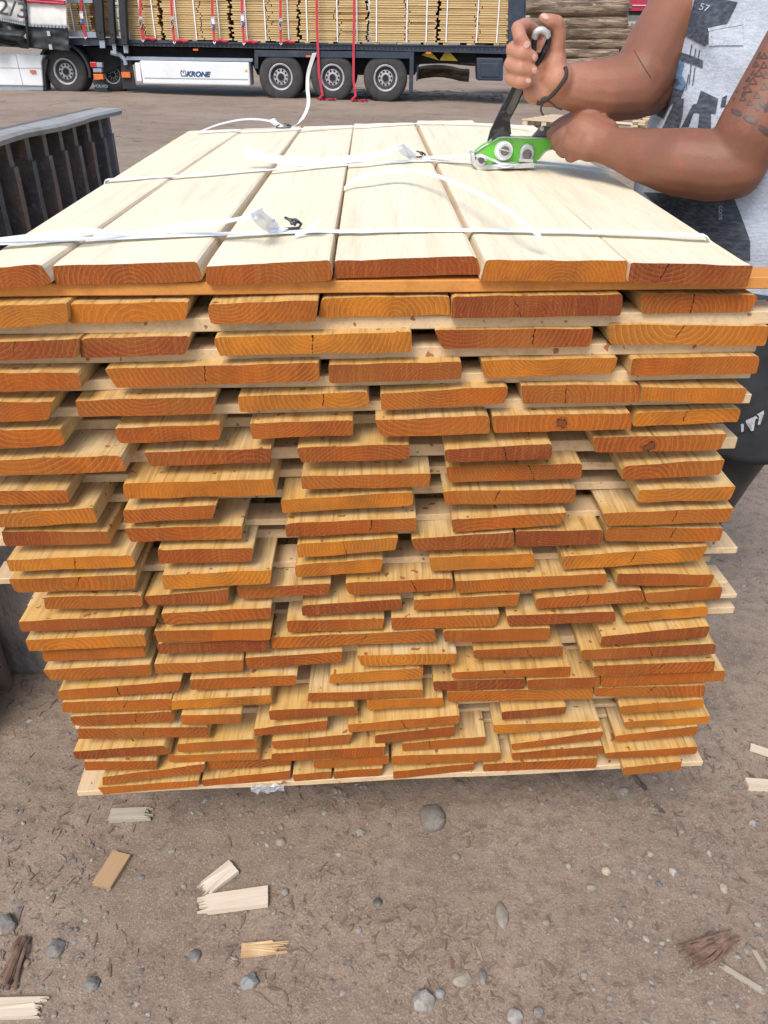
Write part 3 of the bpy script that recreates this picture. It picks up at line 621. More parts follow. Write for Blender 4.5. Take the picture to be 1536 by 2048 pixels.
# ------------------------------------------------------------------ tractor unit
c0 = PY(60, 180, YT); tk = empty('truck', (c0.x, YT, c0.z)); lab(tk, 'white truck tractor with black rear mudguard, mostly beyond the left edge of the photo', 'truck')
mb = MB(); mb.polypx([(-160, 102), (86, 110), (82, 125), (86, 172), (-160, 168)], YT-.15, YT+.3); sk = mb.build('side_skirt', MWHITE, tk, bevel=.02)
mb = MB(); mb.polypx([(31, 110), (32, 110), (46, 170), (45, 170)], YT-.157, YT-.14); mb.polypx([(-100, 134), (84, 136), (84, 137), (-100, 135)], YT-.157, YT-.14); mb.build('panel_gap', MGREYS, sk)
mb = MB(); mb.polypx([(-160, 168), (86, 172), (86, 181), (-160, 177)], YT-.12, YT+.3); mb.build('skirt_base', MGREYS, tk)
mb = MB(); mb.boxpx(60, 140, 70, 146, YT-.19, YT-.15); mb.build('side_marker', MORG, tk)
wheel(131, 143, 41.5, YT, tk, .6, 23)
c = PY(131, 143, YT); r = 47/ppm(131, 143, YT)
mb = MB(); a0, a1 = R(-12), R(186); n = 22; lo = []; hi = []
for i in range(n+1):
    a = a0+(a1-a0)*i/n; dv = Vector((math.cos(a), 0, math.sin(a))); lo.append(c+dv*r); hi.append(c+dv*(r*1.1))
for i in range(n): mb.prism([Vector((p.x, YT-.06, p.z)) for p in (lo[i], lo[i+1], hi[i+1], hi[i])], [Vector((p.x, YT+.6, p.z)) for p in (lo[i], lo[i+1], hi[i+1], hi[i])])
mb.polypx([(86, 118), (96, 118), (90, 150), (93, 180), (86, 180)], YT-.1, YT+.2)
mb.build('mudguard', MBLK, tk)
mb = MB(); mb.polypx([(185, 160), (208, 160), (215, 182), (190, 183)], YT-.02, YT+.02); mf = mb.build('mudflap', MBLK, tk)
text_obj('lettering', 'VOLVO', .085, face_M(201, 172.5, YT-.026, .02), MGREYS, mf, .002, 0, .001, 1.2)
for nm, x0, y0, x1, y1, mm in (('tail_light', 180, 124, 193, 135, MLAMPR), ('tail_light', 193, 125, 204, 135, MGREYS), ('marker_lamp', 187, 148, 206, 159, MORG), ('number_lamp', 186, 137, 203, 145, MGREYS)):
    mb = MB(); mb.boxpx(x0, y0, x1, y1, YT-.08, YT+.05); mb.build(nm, mm, tk, bevel=.01)
mb = MB(); mb.polypx([(150, 92), (260, 96), (262, 120), (240, 132), (205, 150), (172, 150), (165, 110)], YT+.4, YT+1.6); mb.build('chassis_frame', MDARK, tk)
wheel(225, 150, 31, YT+.5, tk, .5, 16)
mb = MB(); mb.polypx([(241, 120), (262, 118), (272, 176), (246, 178)], YT+.1, YT+.14); mf2 = mb.build('mudflap', MBLK, tk)
mb = MB(); mb.boxpx(243, 144, 260, 155, YT+.04, YT+.1); mb.build('marker_lamp', MORG, tk)
mb = MB(); mb.tube([PY(x, y, YT+.05) for x, y in ((222, 105), (240, 110), (250, 120), (252, 130))], .05, 8); mb.build('air_hose', MGREYS, tk)

# ------------------------------------------------------------------ bundles on the trailer
PK = [(134, 189, 62, 5), (246, 325, 79, 12), (328, 463, 79, 12), (466, 598, 81, 12), (600, 735, 83, 12), (738, 873, 84, 12), (876, 1014, 85, 12)]
PKL = ['bundle of stacked boards between the white curtain and the folded stakes', 'bundle of stacked boards just right of the folded stakes', 'second bundle of boards right of the folded stakes, above the white side box', 'bundle of stacked boards above the first trailer wheel', 'bundle of stacked boards above the middle trailer wheel', 'bundle of boards above the rear trailer wheel and yellow chocks', 'bundle of boards at the tail of the trailer beside the rear post']
rp = random.Random(5)
for i, (x0, x1, yb, _) in enumerate(PK):
    Yn = YT+.12; a = PY(x0+1, yb, Yn); b = PY(x1-1, yb, Yn); zb = a.z; zt = PY((x0+x1)/2, -90, Yn).z
    o = empty('board_bundle', ((a.x+b.x)/2, Yn, zb)); lab(o, PKL[i], 'board bundle', 'board bundles on the trailer')
    mb = MB(); z = zb; pitch = .0445; mb.cur = 0
    while z < zt:
        s = a.x+rp.uniform(-.03, .05); e = b.x+rp.uniform(-.05, .03); mdl = s+(e-s)*rp.uniform(.5, .62)
        dy = rp.uniform(-.015, .015)
        mb.box((s, Yn+dy, z), (mdl-.012, Yn+2.1, z+.0345)); mb.box((mdl+.012, Yn+dy+rp.uniform(-.01, .01), z), (e, Yn+2.1, z+.0345)); z += pitch
    mb.build('stacked_boards', MPACK, o)
    mb = MB(); mb.box((a.x+.05, Yn+.05, zb), (b.x-.05, Yn+2.0, zt)); mb.build('gap_shade_block', MPACKD, o)  # solid block inside the bundle, coloured dark as the shade between its boards
    mb = MB()
    for t in (.1, .45, .85):
        xx = a.x+(b.x-a.x)*t; mb.box((xx-.05, Yn-.0, zb-.11), (xx+.06, Yn+2, zb))
    mb.build('bearer', MPACK, o)
    for t in ((.2, .5, .86) if i < 4 and i else (.25, .8) if i == 0 else (.12, .56, .86)):
        xx = a.x+(b.x-a.x)*t+rp.uniform(-.03, .03); mb = MB(); mb.box((xx-.013, Yn-.03, zb), (xx+.013, Yn-.022, zt)); mb.build('band', MSTRAPW, o)
# red lashing straps
RS = [([(161, -40), (162, 25), (165, 45), (171, 74)], 1, 'leftmost red lashing strap, hanging in front of the first board bundle'),
      ([(279, -40), (281, 36), (283, 60), (286, 80)], 1, 'red lashing strap on the bundle right of the folded stakes'),
      ([(341, -40), (344, 36), (346, 60), (349, 84)], 1, 'red lashing strap with knotted tail, left one of the second bundle pair'),
      ([(424, -40), (425, 36), (427, 60), (429, 84)], 1, 'red lashing strap with a blue tag above the white side box'),
      ([(483, -40), (484, 30), (486, 56), (488, 86)], 1, 'red lashing strap with white and blue ratchet label above the box end'),
      ([(561, -40), (561, 40), (561, 60), (562, 86)], 1, 'red lashing strap with ratchet above the first trailer wheel'),
      ([(633, -40), (634, 60), (636, 100), (638, 150), (645, 190)], 0, 'long red strap hanging down over the middle wheel to the ground'),
      ([(709, -40), (708, 40), (707, 110), (707, 160), (711, 192)], 0, 'long red strap hanging between the middle and rear wheels to the ground')]
for pts, buck, lb in RS:
    Yn = YT-.08; P = [PY(x, y, Yn) for x, y in pts]; c = P[-1]
    o = empty('lashing_strap', (c.x, Yn, c.z)); lab(o, lb, 'strap', 'red lashing straps on the trailer')
    mb = MB(); mb.strip(P, Vector((.055, 0, 0)), .006); mb.build('webbing', MRED, o)
    if buck:
        x, y = pts[1]; mb = MB()
        for s in (-1, 1): mb.tube([PY(x-3, y+2, Yn-.03)+Vector((s*.0, 0, 0)), PY(x+s*3.2, y+10, Yn-.03), PY(x, y+20, Yn-.03)], .012, 5)
        mb.boxpx(x-3, y-3, x+4, y+3, Yn-.04, Yn-.01); mb.build('ratchet', MSTEEL, o)
        x, y = pts[-1]; mb = MB(); mb.tube([PY(x-2.5, y, Yn), PY(x, y+4.5, Yn-.02), PY(x+2.5, y, Yn)], .012, 5); mb.build('hook', MSTEEL, o)
        if pts[0][0] > 200:
            mb = MB(); sgn = 1; mb.tube([PY(x+4, y-2, Yn+.05), PY(x+12, y-4, Yn+.04), PY(x+20, y-1, Yn+.05), PY(x+28, y-2, Yn+.06)], [.05, .06, .06, .03], 7, flat=.6); mb.build('loose_tail', MRED, o)
        if pts[0][0] in (483, 424, 161):
            mb = MB(); x, y = pts[1]; mb.boxpx(x-2, y+2, x+4, y+12, Yn-.05, Yn-.042); mb.build('paper_label', MWHITE, o)
            mb = MB(); mb.boxpx(x+1, y+14, x+6, y+22, Yn-.04, Yn-.03); mb.build('blue_tag', simple('blue_tag', (.03, .10, .4)), o)
    else:
        x, y = pts[-1]; mb = MB(); q = []
        for j in range(16):
            xx = x-9+j*2.3; p = PY(xx, 199+2.0*math.sin(j*1.7)+.02*j, Yn-.25+.12*math.sin(j*2.3)); q.append(Vector((p.x, p.y, gz(p.x, p.y)+.03+.02*math.sin(j*3.1))))
        mb.tube([P[-1]]+q, .035, 6, flat=.4); mb.build('coiled_tail', MRED, o)

# ------------------------------------------------------------------ log pile, logs under the trailer
m, nt_, bs_ = newmat('bark'); bs_.inputs['Roughness'].default_value = .9
v_ = coord(nt_, (.13, 1, 1)); f_ = ntex(nt_, v_, 11, 7, .78, .6); g_ = ntex(nt_, v_, 2.2, 3)
c_ = mix(nt_, rng(nt_, f_, .43, .58), (.10, .070, .048), (.42, .31, .215)); c_ = mix(nt_, rng(nt_, g_, .45, .65, 0, .4), c_, (.20, .12, .07))
nt_.links.new(c_, bs_.inputs['Base Color']); bump(nt_, bs_, f_, 1, .06); MBARK = m
MLOGE = simple('log_end', (.46, .32, .18), (.28, .17, .09), (1, 1, 1), 8, .8)
def log(xa, ya, xb, yb, rpx, Y, label, seed, group='logs stacked behind the trailer', name='log'):
    A, Bp = PY(xa, ya, Y), PY(xb, yb, Y); r = .87*rpx/ppm(xb, yb, Y); r_ = random.Random(seed); n = 16; pts = []; rad = []
    L = (Bp-A).length; m_ = max(6, int(L/.22))
    mb = MB(); rings = []; ax = (Bp-A).normalized(); u, v = mb.frame(ax)
    vs = []
    for j in range(m_+1):
        t = j/m_; p = A.lerp(Bp, t)+Vector((0, 0, .04*math.sin(t*5+seed)))
        for k in range(n):
            a = 2*math.pi*k/n; rr = r*(1+.16*noise.noise(Vector((math.cos(a)*1.2+seed, math.sin(a)*1.2, t*L*1.1)))+.10*noise.noise(Vector((math.cos(a)*3+seed, math.sin(a)*3, t*L*3))))
            vs.append(p+(u*math.cos(a)+v*math.sin(a))*rr)
    fs = [(j*n+k, j*n+(k+1) % n, (j+1)*n+(k+1) % n, (j+1)*n+k) for j in range(m_) for k in range(n)]
    mb.add(vs, fs); b = 0; mb.cur = 1; mb.f += [list(range(n))[::-1], [m_*n+k for k in range(n)]]; mb.mi += [1, 1]
    o = mb.build(name, [MBARK, MLOGE])
    for p in o.data.polygons: p.use_smooth = p.material_index == 0
    lab(o, label, 'log', group); return o
LG = [(950, -12, 1250, -13, 14, 25.6, 'log at the very top of the pile behind the fist'), (950, 15, 1255, 14, 16.5, 25, 'thickest log near the top of the pile, cut end beside the red trailer'),
      (1060, 36, 1254, 33, 10, 25.5, 'thin dark log wedged under the thickest log'), (940, 44, 1252, 50, 14.5, 25, 'curved log level with the thumb, above the middle of the pile'),
      (950, 72, 1266, 68, 14, 25, 'sloping log in the middle of the pile, level with the fist'), (930, 98, 1278, 88, 12.5, 25, 'log rising to the right just above the elbow crease'),
      (940, 112, 1236, 106, 11, 24.8, 'log with a pale orange cut end low in the pile'), (1000, 118, 1300, 103, 9, 25.6, 'thin log at the back of the pile by the elbow'),
      (1045, 128, 1225, 122, 10, 24.6, 'knobbly log low in the pile just above the forearm'), (1045, 146, 1230, 142, 11, 24.6, 'log in the pile behind the wrist'),
      (1045, 166, 1260, 162, 11, 24.6, 'log at the foot of the pile behind the bracelet')]
for i, a in enumerate(LG): log(*a, i)
log(836, 145, 938, 147, 12.5, 23.6, 'short pale log lying under the trailer tail', 31, 'logs on the ground under the trailer')
log(832, 122, 1010, 120, 9, 24.5, 'dark log behind the yellow chocks under the trailer', 32, 'logs on the ground under the trailer')
log(1180, -3, 1263, 12, 6.5, 25.9, 'stub of a thin log poking out beside the red trailer', 37)
log(1248, 47, 1262, 62, 5, 27, 'short stub of a branch below the red trailer', 38)

# red trailer far behind, pole, low bits
o = empty('red_trailer', PY(1300, 26, 46)); lab(o, 'red curtain-sided trailer far behind the log pile', 'trailer')
mb = MB(); mb.polypx([(1150, -80), (1700, -80), (1700, 24), (1150, 21)], 46, 48.5); cb = mb.build('curtain', MREDP, o)
mb = MB(); mb.polypx([(1150, 9.6), (1700, 11.5), (1700, 12.8), (1150, 10.9)], 45.95, 46); mb.build('stripe', MWHITE, cb)
mb = MB(); mb.polypx([(1150, 21), (1700, 24), (1700, 31), (1150, 28)], 46.1, 48.4); mb.build('chassis_frame', MDARK, o)
mb = MB(); mb.polypx([(1235, 28), (1500, 30), (1500, 44), (1235, 42)], 50, 50.5); ob = mb.build('wall', simple('pale_wall', (.55, .56, .55), (.35, .40, .36), ns=2)); lab(ob, 'low pale wall glimpsed under the red trailer', 'wall')
mb = MB(); mb.tube([PY(1288, 88, 22.3), PY(1297, 30, 22.3), PY(1303, -60, 22.3)], .045, 10); ob = mb.build('pole', metal_paint('galvanised', (.30, .29, .28), (.18, .15, .13), .5, .5, .5)); lab(ob, 'grey upright pole standing between the log pile and the upper arm', 'pole')
mb = MB(); mb.polypx([(1283, 46), (1287, 46), (1281, 88), (1277, 88)], 22.6, 22.64); ob = mb.build('lath', MLATH); lab(ob, 'thin pale stick leaning beside the grey pole', 'lath')
log(1262, 60, 1283, 60, 14, 28, 'cut log end glimpsed between the pile and the grey pole', 41)

# pallet and planks on the ground behind the stack
def ground_pt(x, y, dz=0):
    p = PZ(x, y, 0)
    for _ in range(3): p = PZ(x, y, gz(p.x, p.y)+dz)
    return p
MPAL = plank_face('pallet_wood', stain=False, pale=(.60, .48, .34), yel=(.52, .38, .22), dark=(.30, .20, .12), spots=False)
g0 = ground_pt(1118, 236, .14); pal = empty('pallet', (g0.x, g0.y, gz(g0.x, g0.y))); lab(pal, 'pale wooden pallet lying on the ground behind the bracelet', 'pallet')
u = Vector((math.cos(.95), math.sin(.95), 0)); v = Vector((-u.y, u.x, 0))
def obox(mb, c, a, b, h, la, lb_):     # oriented box: centre base c, half lengths along a and b, height h
    q = [c-a*la-b*lb_, c+a*la-b*lb_, c+a*la+b*lb_, c-a*la+b*lb_]; mb.prism(q, [p+Vector((0, 0, h)) for p in q])
for s in (-.36, 0, .36):
    mb = MB(); obox(mb, Vector((g0.x, g0.y, g0.z-.12))+v*s, u, v, .1, .6, .045); mb.build('bearer', MPAL, pal)
for s in (-.55, -.33, -.11, .11, .33, .55):
    mb = MB(); obox(mb, Vector((g0.x, g0.y, g0.z-.018))+u*s, v, u, .02, .42, .06); mb.build('slat', MPAL, pal)
rr_ = random.Random(3)
g1 = ground_pt(1345, 262, .0); pl = empty('plank_pile', (g1.x, g1.y, g1.z)); lab(pl, 'pile of pale planks on the ground behind the man', 'plank pile')
mb = MB()
for r_i in range(9):
    for c_i in range(5):
        obox(mb, Vector((g1.x, g1.y, g1.z+r_i*.036))+v*(c_i*.13-.3+rr_.uniform(-.01, .01)), u, v, .03, 1.3+rr_.uniform(-.08, .08), .058)
mb.build('planks', MPAL, pl)
for (x0, y0, x1, y1, lb) in ((1225, 246, 1298, 252, 'long pale batten on the ground behind the elbow'), (1240, 236, 1290, 238, 'thin pale batten lying farther back behind the elbow')):
    a, b = ground_pt(x0, y0, .03), ground_pt(x1, y1, .03); mb = MB(); mb.tube([a, b], .03, 4); ob = mb.build('batten', MPAL); lab(ob, lb, 'batten')

# ------------------------------------------------------------------ ribbed steel skip on the left
m, nt_, bs_ = newmat('rusty_dark_steel'); v_ = coord(nt_); vs_ = coord(nt_, (1, 1, .25))
f_ = ntex(nt_, v_, 9, 7, .72); g_ = ntex(nt_, vs_, 14, 5, .7); h_ = ntex(nt_, v_, 34, 4, .7)
c_ = mix(nt_, rng(nt_, f_, .35, .65), (.062, .074, .088), (.20, .165, .142)); c_ = mix(nt_, rng(nt_, g_, .50, .66, 0, .8), c_, (.29, .155, .10))
c_ = mix(nt_, rng(nt_, h_, .56, .66, 0, .65), c_, (.26, .25, .24)); nt_.links.new(c_, bs_.inputs['Base Color'])
bs_.inputs['Roughness'].default_value = .62; bs_.inputs['Metallic'].default_value = .15; bump(nt_, bs_, f_, .6, .02); MRUST = m
MPLATE = metal_paint('grey_plate', (.31, .30, .28), (.17, .15, .13), .7, .65, 0, 8)
sk_ = empty('steel_skip', (-.9, 2.0, gz(-.9, 2))); lab(sk_, 'rusty dark steel skip with upright ribs and a grey top plate, left of the stack', 'skip')
PT = [PY(x, y, Y) for x, y, Y in ((-60, 280, 1.78), (0, 262, 1.94), (100, 240, 2.25), (215, 216, 2.62))]
fa = Vector((-.86, 1.3, 0)); 
A_, B_ = PT[0], PT[-1]; dirv = Vector((B_.x-A_.x, B_.y-A_.y, 0)).normalized(); A_ = A_-dirv*.7; A_.z += (A_.z-B_.z)/((PT[0]-B_).length)*.3
nrm = Vector((dirv.y, -dirv.x, 0)); Lk = (Vector((B_.x, B_.y, 0))-Vector((A_.x, A_.y, 0))).length
def skp(s, o_, z): p = Vector((A_.x, A_.y, 0))+dirv*s+nrm*o_; return Vector((p.x, p.y, z))
ztop = lambda s: A_.z+(B_.z-A_.z)*s/Lk
mb = MB(); mb.prism([skp(0, -.05, .0), skp(Lk, -.05, .0), skp(Lk, -.02, .0), skp(0, -.02, .0)], [skp(0, -.05, ztop(0)), skp(Lk, -.05, ztop(Lk)), skp(Lk, -.02, ztop(Lk)), skp(0, -.02, ztop(0))]); mb.build('side_plate', MRUST, sk_)
# top plate with a bent lip
mb = MB(); n = 40; vs = []
for i in range(n+1):
    s = Lk*i/n; z = ztop(s); wv = .006*noise.noise(Vector((s*4, 0, 0))); wl = .004*noise.noise(Vector((s*9, 3, 0)))
    for (o_, dz) in ((-.022, .001), (.035+wl*2, 0+wv), (.043+wl*2, -.006+wv), (.04+wl*2, -.016+wv), (-.022, -.006)): vs.append(skp(s, o_, z+dz))
fs = [(i*5+k, i*5+(k+1) % 5, (i+1)*5+(k+1) % 5, (i+1)*5+k) for i in range(n) for k in range(5)]+[(4, 3, 2, 1, 0), tuple(n*5+k for k in range(5))]
mb.add(vs, fs); mb.build('top_plate', MPLATE, sk_)
s = Lk-.015; k = 0
while s > .05:
    mb = MB(); rd = .045 if k else .03; z1 = ztop(s)-.012
    n = 16; a = []; b = []
    for j in range(n+1):
        z = z1-[0, .055, .056][j] if j < 3 else (z1-.056)*(1-(j-2)/(n-2)); o_ = -.02+rd*(1 if j > 1 else .84)+.0016*noise.noise(Vector((z*14, k, 0)))
        t1 = .008+.0015*noise.noise(Vector((z*20, k, 4)))
        sl_ = -.035 if k else 0
        a.append((skp(s+sl_-t1-.008, o_, z), skp(s+sl_+t1-.002, o_, z), skp(s-.012, -.02, z), skp(s-.045, -.02, z)))
    vs = [p for q in a for p in q]; fs = [(j*4+c_, j*4+(c_+1) % 4, (j+1)*4+(c_+1) % 4, (j+1)*4+c_) for j in range(n) for c_ in range(4)]+[(3, 2, 1, 0), tuple(n*4+c_ for c_ in range(4))]
    mb.add(vs, fs); mb.build('rib', MRUST, sk_); s -= .098 if k else .075; k += 1
# foot of the skip
MMUD = simple('muddy_steel', (.27, .23, .20), (.085, .078, .078), (1, 1, .5), 9, .75, 1, .04, c3=(.25, .20, .16), ns3=6, det=8)
mb = MB(); nu, nv = 60, 30; vs = []
prof = [(.0, .47), (.10, .455), (.17, .40), (.195, .30), (.20, .18), (.215, .08), (.22, .01)]
for i in range(nu+1):
    y = 1.36+(2.55-1.36)*i/nu
    for (o_, z) in prof:
        jit = .012*noise.noise(Vector((y*7, z*7, 2)))+.005*noise.noise(Vector((y*25, z*25, 2)))
        vs.append(Vector((-.97+o_+jit, y+.01*noise.noise(Vector((z*9, 0, 0))), z+jit)))
m_ = len(prof); fs = [(i*m_+k, i*m_+k+1, (i+1)*m_+k+1, (i+1)*m_+k) for i in range(nu) for k in range(m_-1)]
b0 = len(vs); vs += [Vector((-1.3, 1.36, .47)), Vector((-1.3, 1.36, .0)), Vector((-1.3, 2.55, .47))]
fs += [tuple([b0, b0+1]+[m_-1-k for k in range(m_)]), (b0, 0)+tuple(i*m_ for i in range(1, nu+1))+(b0+2,)]
mb.add(vs, fs); mb.build('foot_beam', MMUD, sk_)
# ------------------------------------------------------------------ white plastic straps on top of the stack
ZT = ZL[0]+.0235
m, nt_, bs_ = newmat('white_strap'); bs_.inputs['Base Color'].default_value = (.86, .87, .90, 1); bs_.inputs['Roughness'].default_value = .35
bs_.inputs['Alpha'].default_value = .9; MSTRAP = m
m, nt_, bs_ = newmat('thin_strap'); bs_.inputs['Base Color'].default_value = (.84, .86, .90, 1); bs_.inputs['Roughness'].default_value = .35; bs_.inputs['Alpha'].default_value = .62; MSTRAPT = m
MWIRE = metal_paint('wire_buckle', (.10, .10, .10), (.05, .045, .04), .4, .4, .7, 40)
def topline(pts, h=.0025): return [PZ(x, y, ZT+(p if not isinstance(p, str) else 0)+h) for x, y, p in pts]
def dense(pts, n=8):
    out = []
    P = [Vector(p) for p in pts]
    for i in range(len(P)-1):
        a, b, c, d = P[max(i-1, 0)], P[i], P[i+1], P[min(i+2, len(P)-1)]
        for j in range(n):
            t = j/n; out.append(.5*((2*b)+(c-a)*t+(2*a-5*b+4*c-d)*t*t+(3*b-a-3*c+d)*t**3))
    return out+[P[-1]]
def strap(name, label, segs, mat=None):
    c = segs[0][0][0]; o = empty(name, c); lab(o, label, 'strap', 'white packing straps'); return o
WV = Vector((0, .013, 0))
s1 = dense(topline([(-40, 489, 0), (160, 478, .001), (400, 469, .001), (560, 464, .0015), (700, 462, .001), (960, 460, .0015), (1200, 463, .002), (1330, 467, .001), (1410, 470, 0)]), 6)
e1 = s1[-1]; s1 += [e1+Vector((.006, 0, -.006)), e1+Vector((.0065, .0, -.02)), e1+Vector((.006, 0, -.15)), e1+Vector((.004, 0, -.75))]
mb = MB(); mb.strip(s1, [Vector((0, .0155, 0))]*len(s1), .001); o = empty('packing_strap', s1[0]); lab(o, 'white packing strap across the stack nearest the front edge, tied at the wire buckle', 'strap', 'white packing straps'); mb.build('band', MSTRAP, o)
t1 = dense([PZ(-30, 482, ZT+.004), PZ(90, 472, ZT+.012), PZ(180, 463, ZT+.016), PZ(260, 468, ZT+.006), PZ(340, 458, ZT+.008), PZ(430, 446, ZT+.02), PZ(490, 435, ZT+.030), PZ(512, 428, ZT+.040), PZ(535, 436, ZT+.028), PZ(556, 452, ZT+.008)], 7)
mb = MB(); mb.strip(t1, [Vector((0, .011, .002+.006*math.sin(i*.16)**2)) for i in range(len(t1))], .001); mb.build('loose_tail', MSTRAPT, o)
t1 = dense([PZ(590, 470, ZT+.005), PZ(612, 462, ZT+.008), PZ(628, 452, ZT+.014), PZ(638, 444, ZT+.02)], 5)
mb = MB(); mb.strip(t1, Vector((.003, .010, .006)), .001); mb.build('loose_tail', MSTRAPT, o)
t1 = dense([PZ(512, 420, ZT+.045), PZ(522, 440, ZT+.03), PZ(545, 458, ZT+.008), PZ(566, 462, ZT+.006)], 5)
mb = MB(); mb.strip(t1, Vector((.012, .012, .004)), .001); mb.build('folded_end', MSTRAPT, o)
def buckle(c, s, parent, ang):
    rot = Matrix.Rotation(ang, 3, 'Z'); f = lambda x, y, z: c+rot@Vector((x*s, y*s, z*s))
    mb = MB()
    mb.tube([f(-.012, .008, .010), f(-.021, .006, .006), f(-.022, -.006, .003), f(0, -.0075, .002), f(.020, -.006, .003), f(.023, .004, .006), f(.016, .009, .011), f(.008, .004, .012)], .0020*s, 7)
    mb.tube([f(.016, -.002, .006), f(.006, .002, .013), f(.002, .010, .013)], .0020*s, 7)
    mb.tube([f(.020, .006, .009), f(.010, -.003, .008)], .0020*s, 7)
    return mb
mb = buckle(PZ(568, 459, ZT+.003), .95, o, .05); ob = mb.build('wire_buckle', MWIRE, smooth=True); lab(ob, 'dark bent wire buckle on the front strap', 'buckle')
# middle strap
s2 = dense(topline([(213, 359, 0), (350, 352, .001), (560, 338, .001), (700, 329, .0015), (830, 321, .002), (948, 323, .003), (1010, 334, .004), (1040, 326, .004)]), 6)
s2 = [s2[0]+Vector((-.01, 0, -.30)), s2[0]+Vector((-.004, 0, -.02)), s2[0]+Vector((-.002, 0, -.004))]+s2
o2 = empty('packing_strap', s2[0]); lab(o2, 'white packing strap running across the middle of the stack into the green tensioner', 'strap', 'white packing straps')
mb = MB(); mb.strip(s2, [Vector((0, .0155, 0))]*len(s2), .001); mb.build('band', MSTRAP, o2)
t2 = dense([PZ(488, 303, ZT+.03), PZ(540, 316, ZT+.018), PZ(610, 324, ZT+.006), PZ(700, 318, ZT+.006), PZ(770, 306, ZT+.018), PZ(800, 292, ZT+.034), PZ(818, 303, ZT+.02), PZ(832, 314, ZT+.006)], 8)
mb = MB(); mb.strip(t2, [Vector((0, .012, .016-.010*(i/len(t2)))) for i in range(len(t2))], .001); mb.build('loose_tail', MSTRAPT, o2)
t2 = dense([PZ(800, 290, ZT+.036), PZ(808, 305, ZT+.02), PZ(826, 315, ZT+.006)], 5)
mb = MB(); mb.strip(t2, Vector((.012, .014, .003)), .001); mb.build('folded_end', MSTRAPT, o2)
mb = buckle(PZ(833, 315, ZT+.003), .8, o2, .1); ob = mb.build('wire_buckle', MWIRE, smooth=True); lab(ob, 'dark wire buckle on the middle strap left of the tensioner', 'buckle')
t2 = dense([PZ(845, 316, ZT+.006), PZ(880, 314, ZT+.012), PZ(944, 312, ZT+.02), PZ(965, 312, ZT+.026), PZ(990, 322, ZT+.014), PZ(1012, 328, ZT+.01), PZ(1040, 322, ZT+.012), PZ(1075, 325, ZT+.008), PZ(1130, 330, ZT+.004), PZ(1195, 338, ZT+.003), PZ(1260, 344, ZT+.003)], 6)
mb = MB(); mb.strip(t2, [Vector((0, .012, .003))]*len(t2), .001); mb.build('tensioned_end', MSTRAP, o2)
# loose arching strap
t3 = dense([PZ(688, 378, ZT+.002), PZ(705, 362, ZT+.010), PZ(740, 349, ZT+.018), PZ(800, 341, ZT+.022), PZ(860, 348, ZT+.030), PZ(930, 374, ZT+.036), PZ(1000, 412, ZT+.036), PZ(1050, 448, ZT+.03), PZ(1083, 476, ZT+.02)], 7)
mb = MB(); mb.strip(t3, [Vector((0, .013, .004))]*len(t3), .001); ob = mb.build('packing_strap', MSTRAP); lab(ob, 'loose white strap end arching over the middle boards', 'strap', 'white packing straps')
# back strap with a tail standing up
s4 = dense(topline([(392, 264, 0), (560, 259, .001), (700, 253, .002), (830, 247, .003), (945, 247, .003), (1062, 256, .002)]), 6)
o4 = empty('packing_strap', s4[0]); lab(o4, 'white packing strap at the far end of the stack, its tail curling up', 'strap', 'white packing straps')
mb = MB(); mb.strip(s4, [Vector((0, .0155, 0))]*len(s4), .001); mb.build('band', MSTRAP, o4)
YB = PZ(560, 257, ZT).y
t4 = dense([PY(400, 263, YB-.02), PY(440, 248, YB-.02), PY(485, 239, YB-.01), PY(520, 239, YB), PY(545, 244, YB), PY(560, 254, YB)], 6)
mb = MB(); mb.strip(t4, Vector((0, .013, .003)), .001); mb.build('loose_tail', MSTRAPT, o4)
t4 = dense([PY(543, 238, YB), PY(550, 246, YB), PY(562, 254, YB)], 4); mb = MB(); mb.strip(t4, Vector((.014, .006, .004)), .001); mb.build('folded_end', MSTRAPT, o4)
t4 = dense([PY(580, 256, YB-.01), PY(597, 246, YB-.02), PY(610, 228, YB-.03), PY(617, 205, YB-.035), PY(615, 175, YB-.04), PY(617, 145, YB-.05), PY(629, 106, YB-.06)], 7)
mb = MB(); mb.strip(t4, [Vector((.009, -.010*math.sin(i*.1), .001+.004*(1 if i < 10 else 0))) for i in range(len(t4))], .001); mb.build('raised_tail', MSTRAP, o4)
mb = buckle(PZ(567, 257, ZT+.002), .85, o4, 0); ob = mb.build('wire_buckle', MWIRE, smooth=True); lab(ob, 'dark wire buckle on the strap at the far end of the stack', 'buckle')

# ------------------------------------------------------------------ green strap tensioner
YTN = PZ(1010, 338, ZT).y
MGRN = metal_paint('green_paint', (.115, .50, .035), (.30, .26, .18), .7, .4, ns=60)
MSIL = metal_paint('worn_silver', (.55, .56, .55), (.28, .27, .25), .6, .4, .4, 60)
MHDL = metal_paint('black_lever', (.012, .014, .020), (.20, .21, .24), .5, .35, .3, 60)
MGRY = metal_paint('greasy_steel', (.16, .155, .15), (.05, .045, .04), .8, .45, .5, 140)
MWPL = simple('white_plastic', (.78, .78, .78), (.6, .6, .6), ns=60, rough=.4)
c = PY(1010, 338, YTN); tool = empty('strap_tensioner', (c.x, YTN, ZT)); lab(tool, 'green hand strap tensioner with a black lever, clamped on the middle strap', 'tensioner')
mb = MB(); mb.polypx([(948, 318), (952, 303), (965, 293), (997, 275), (1005, 274), (1098, 276), (1112, 286), (1117, 296), (1098, 299), (1090, 303), (1075, 320), (1070, 327), (1040, 328), (950, 328)], YTN+.004, YTN+.030); body = mb.build('body', MGRN, tool, bevel=.0015)
mb = MB()
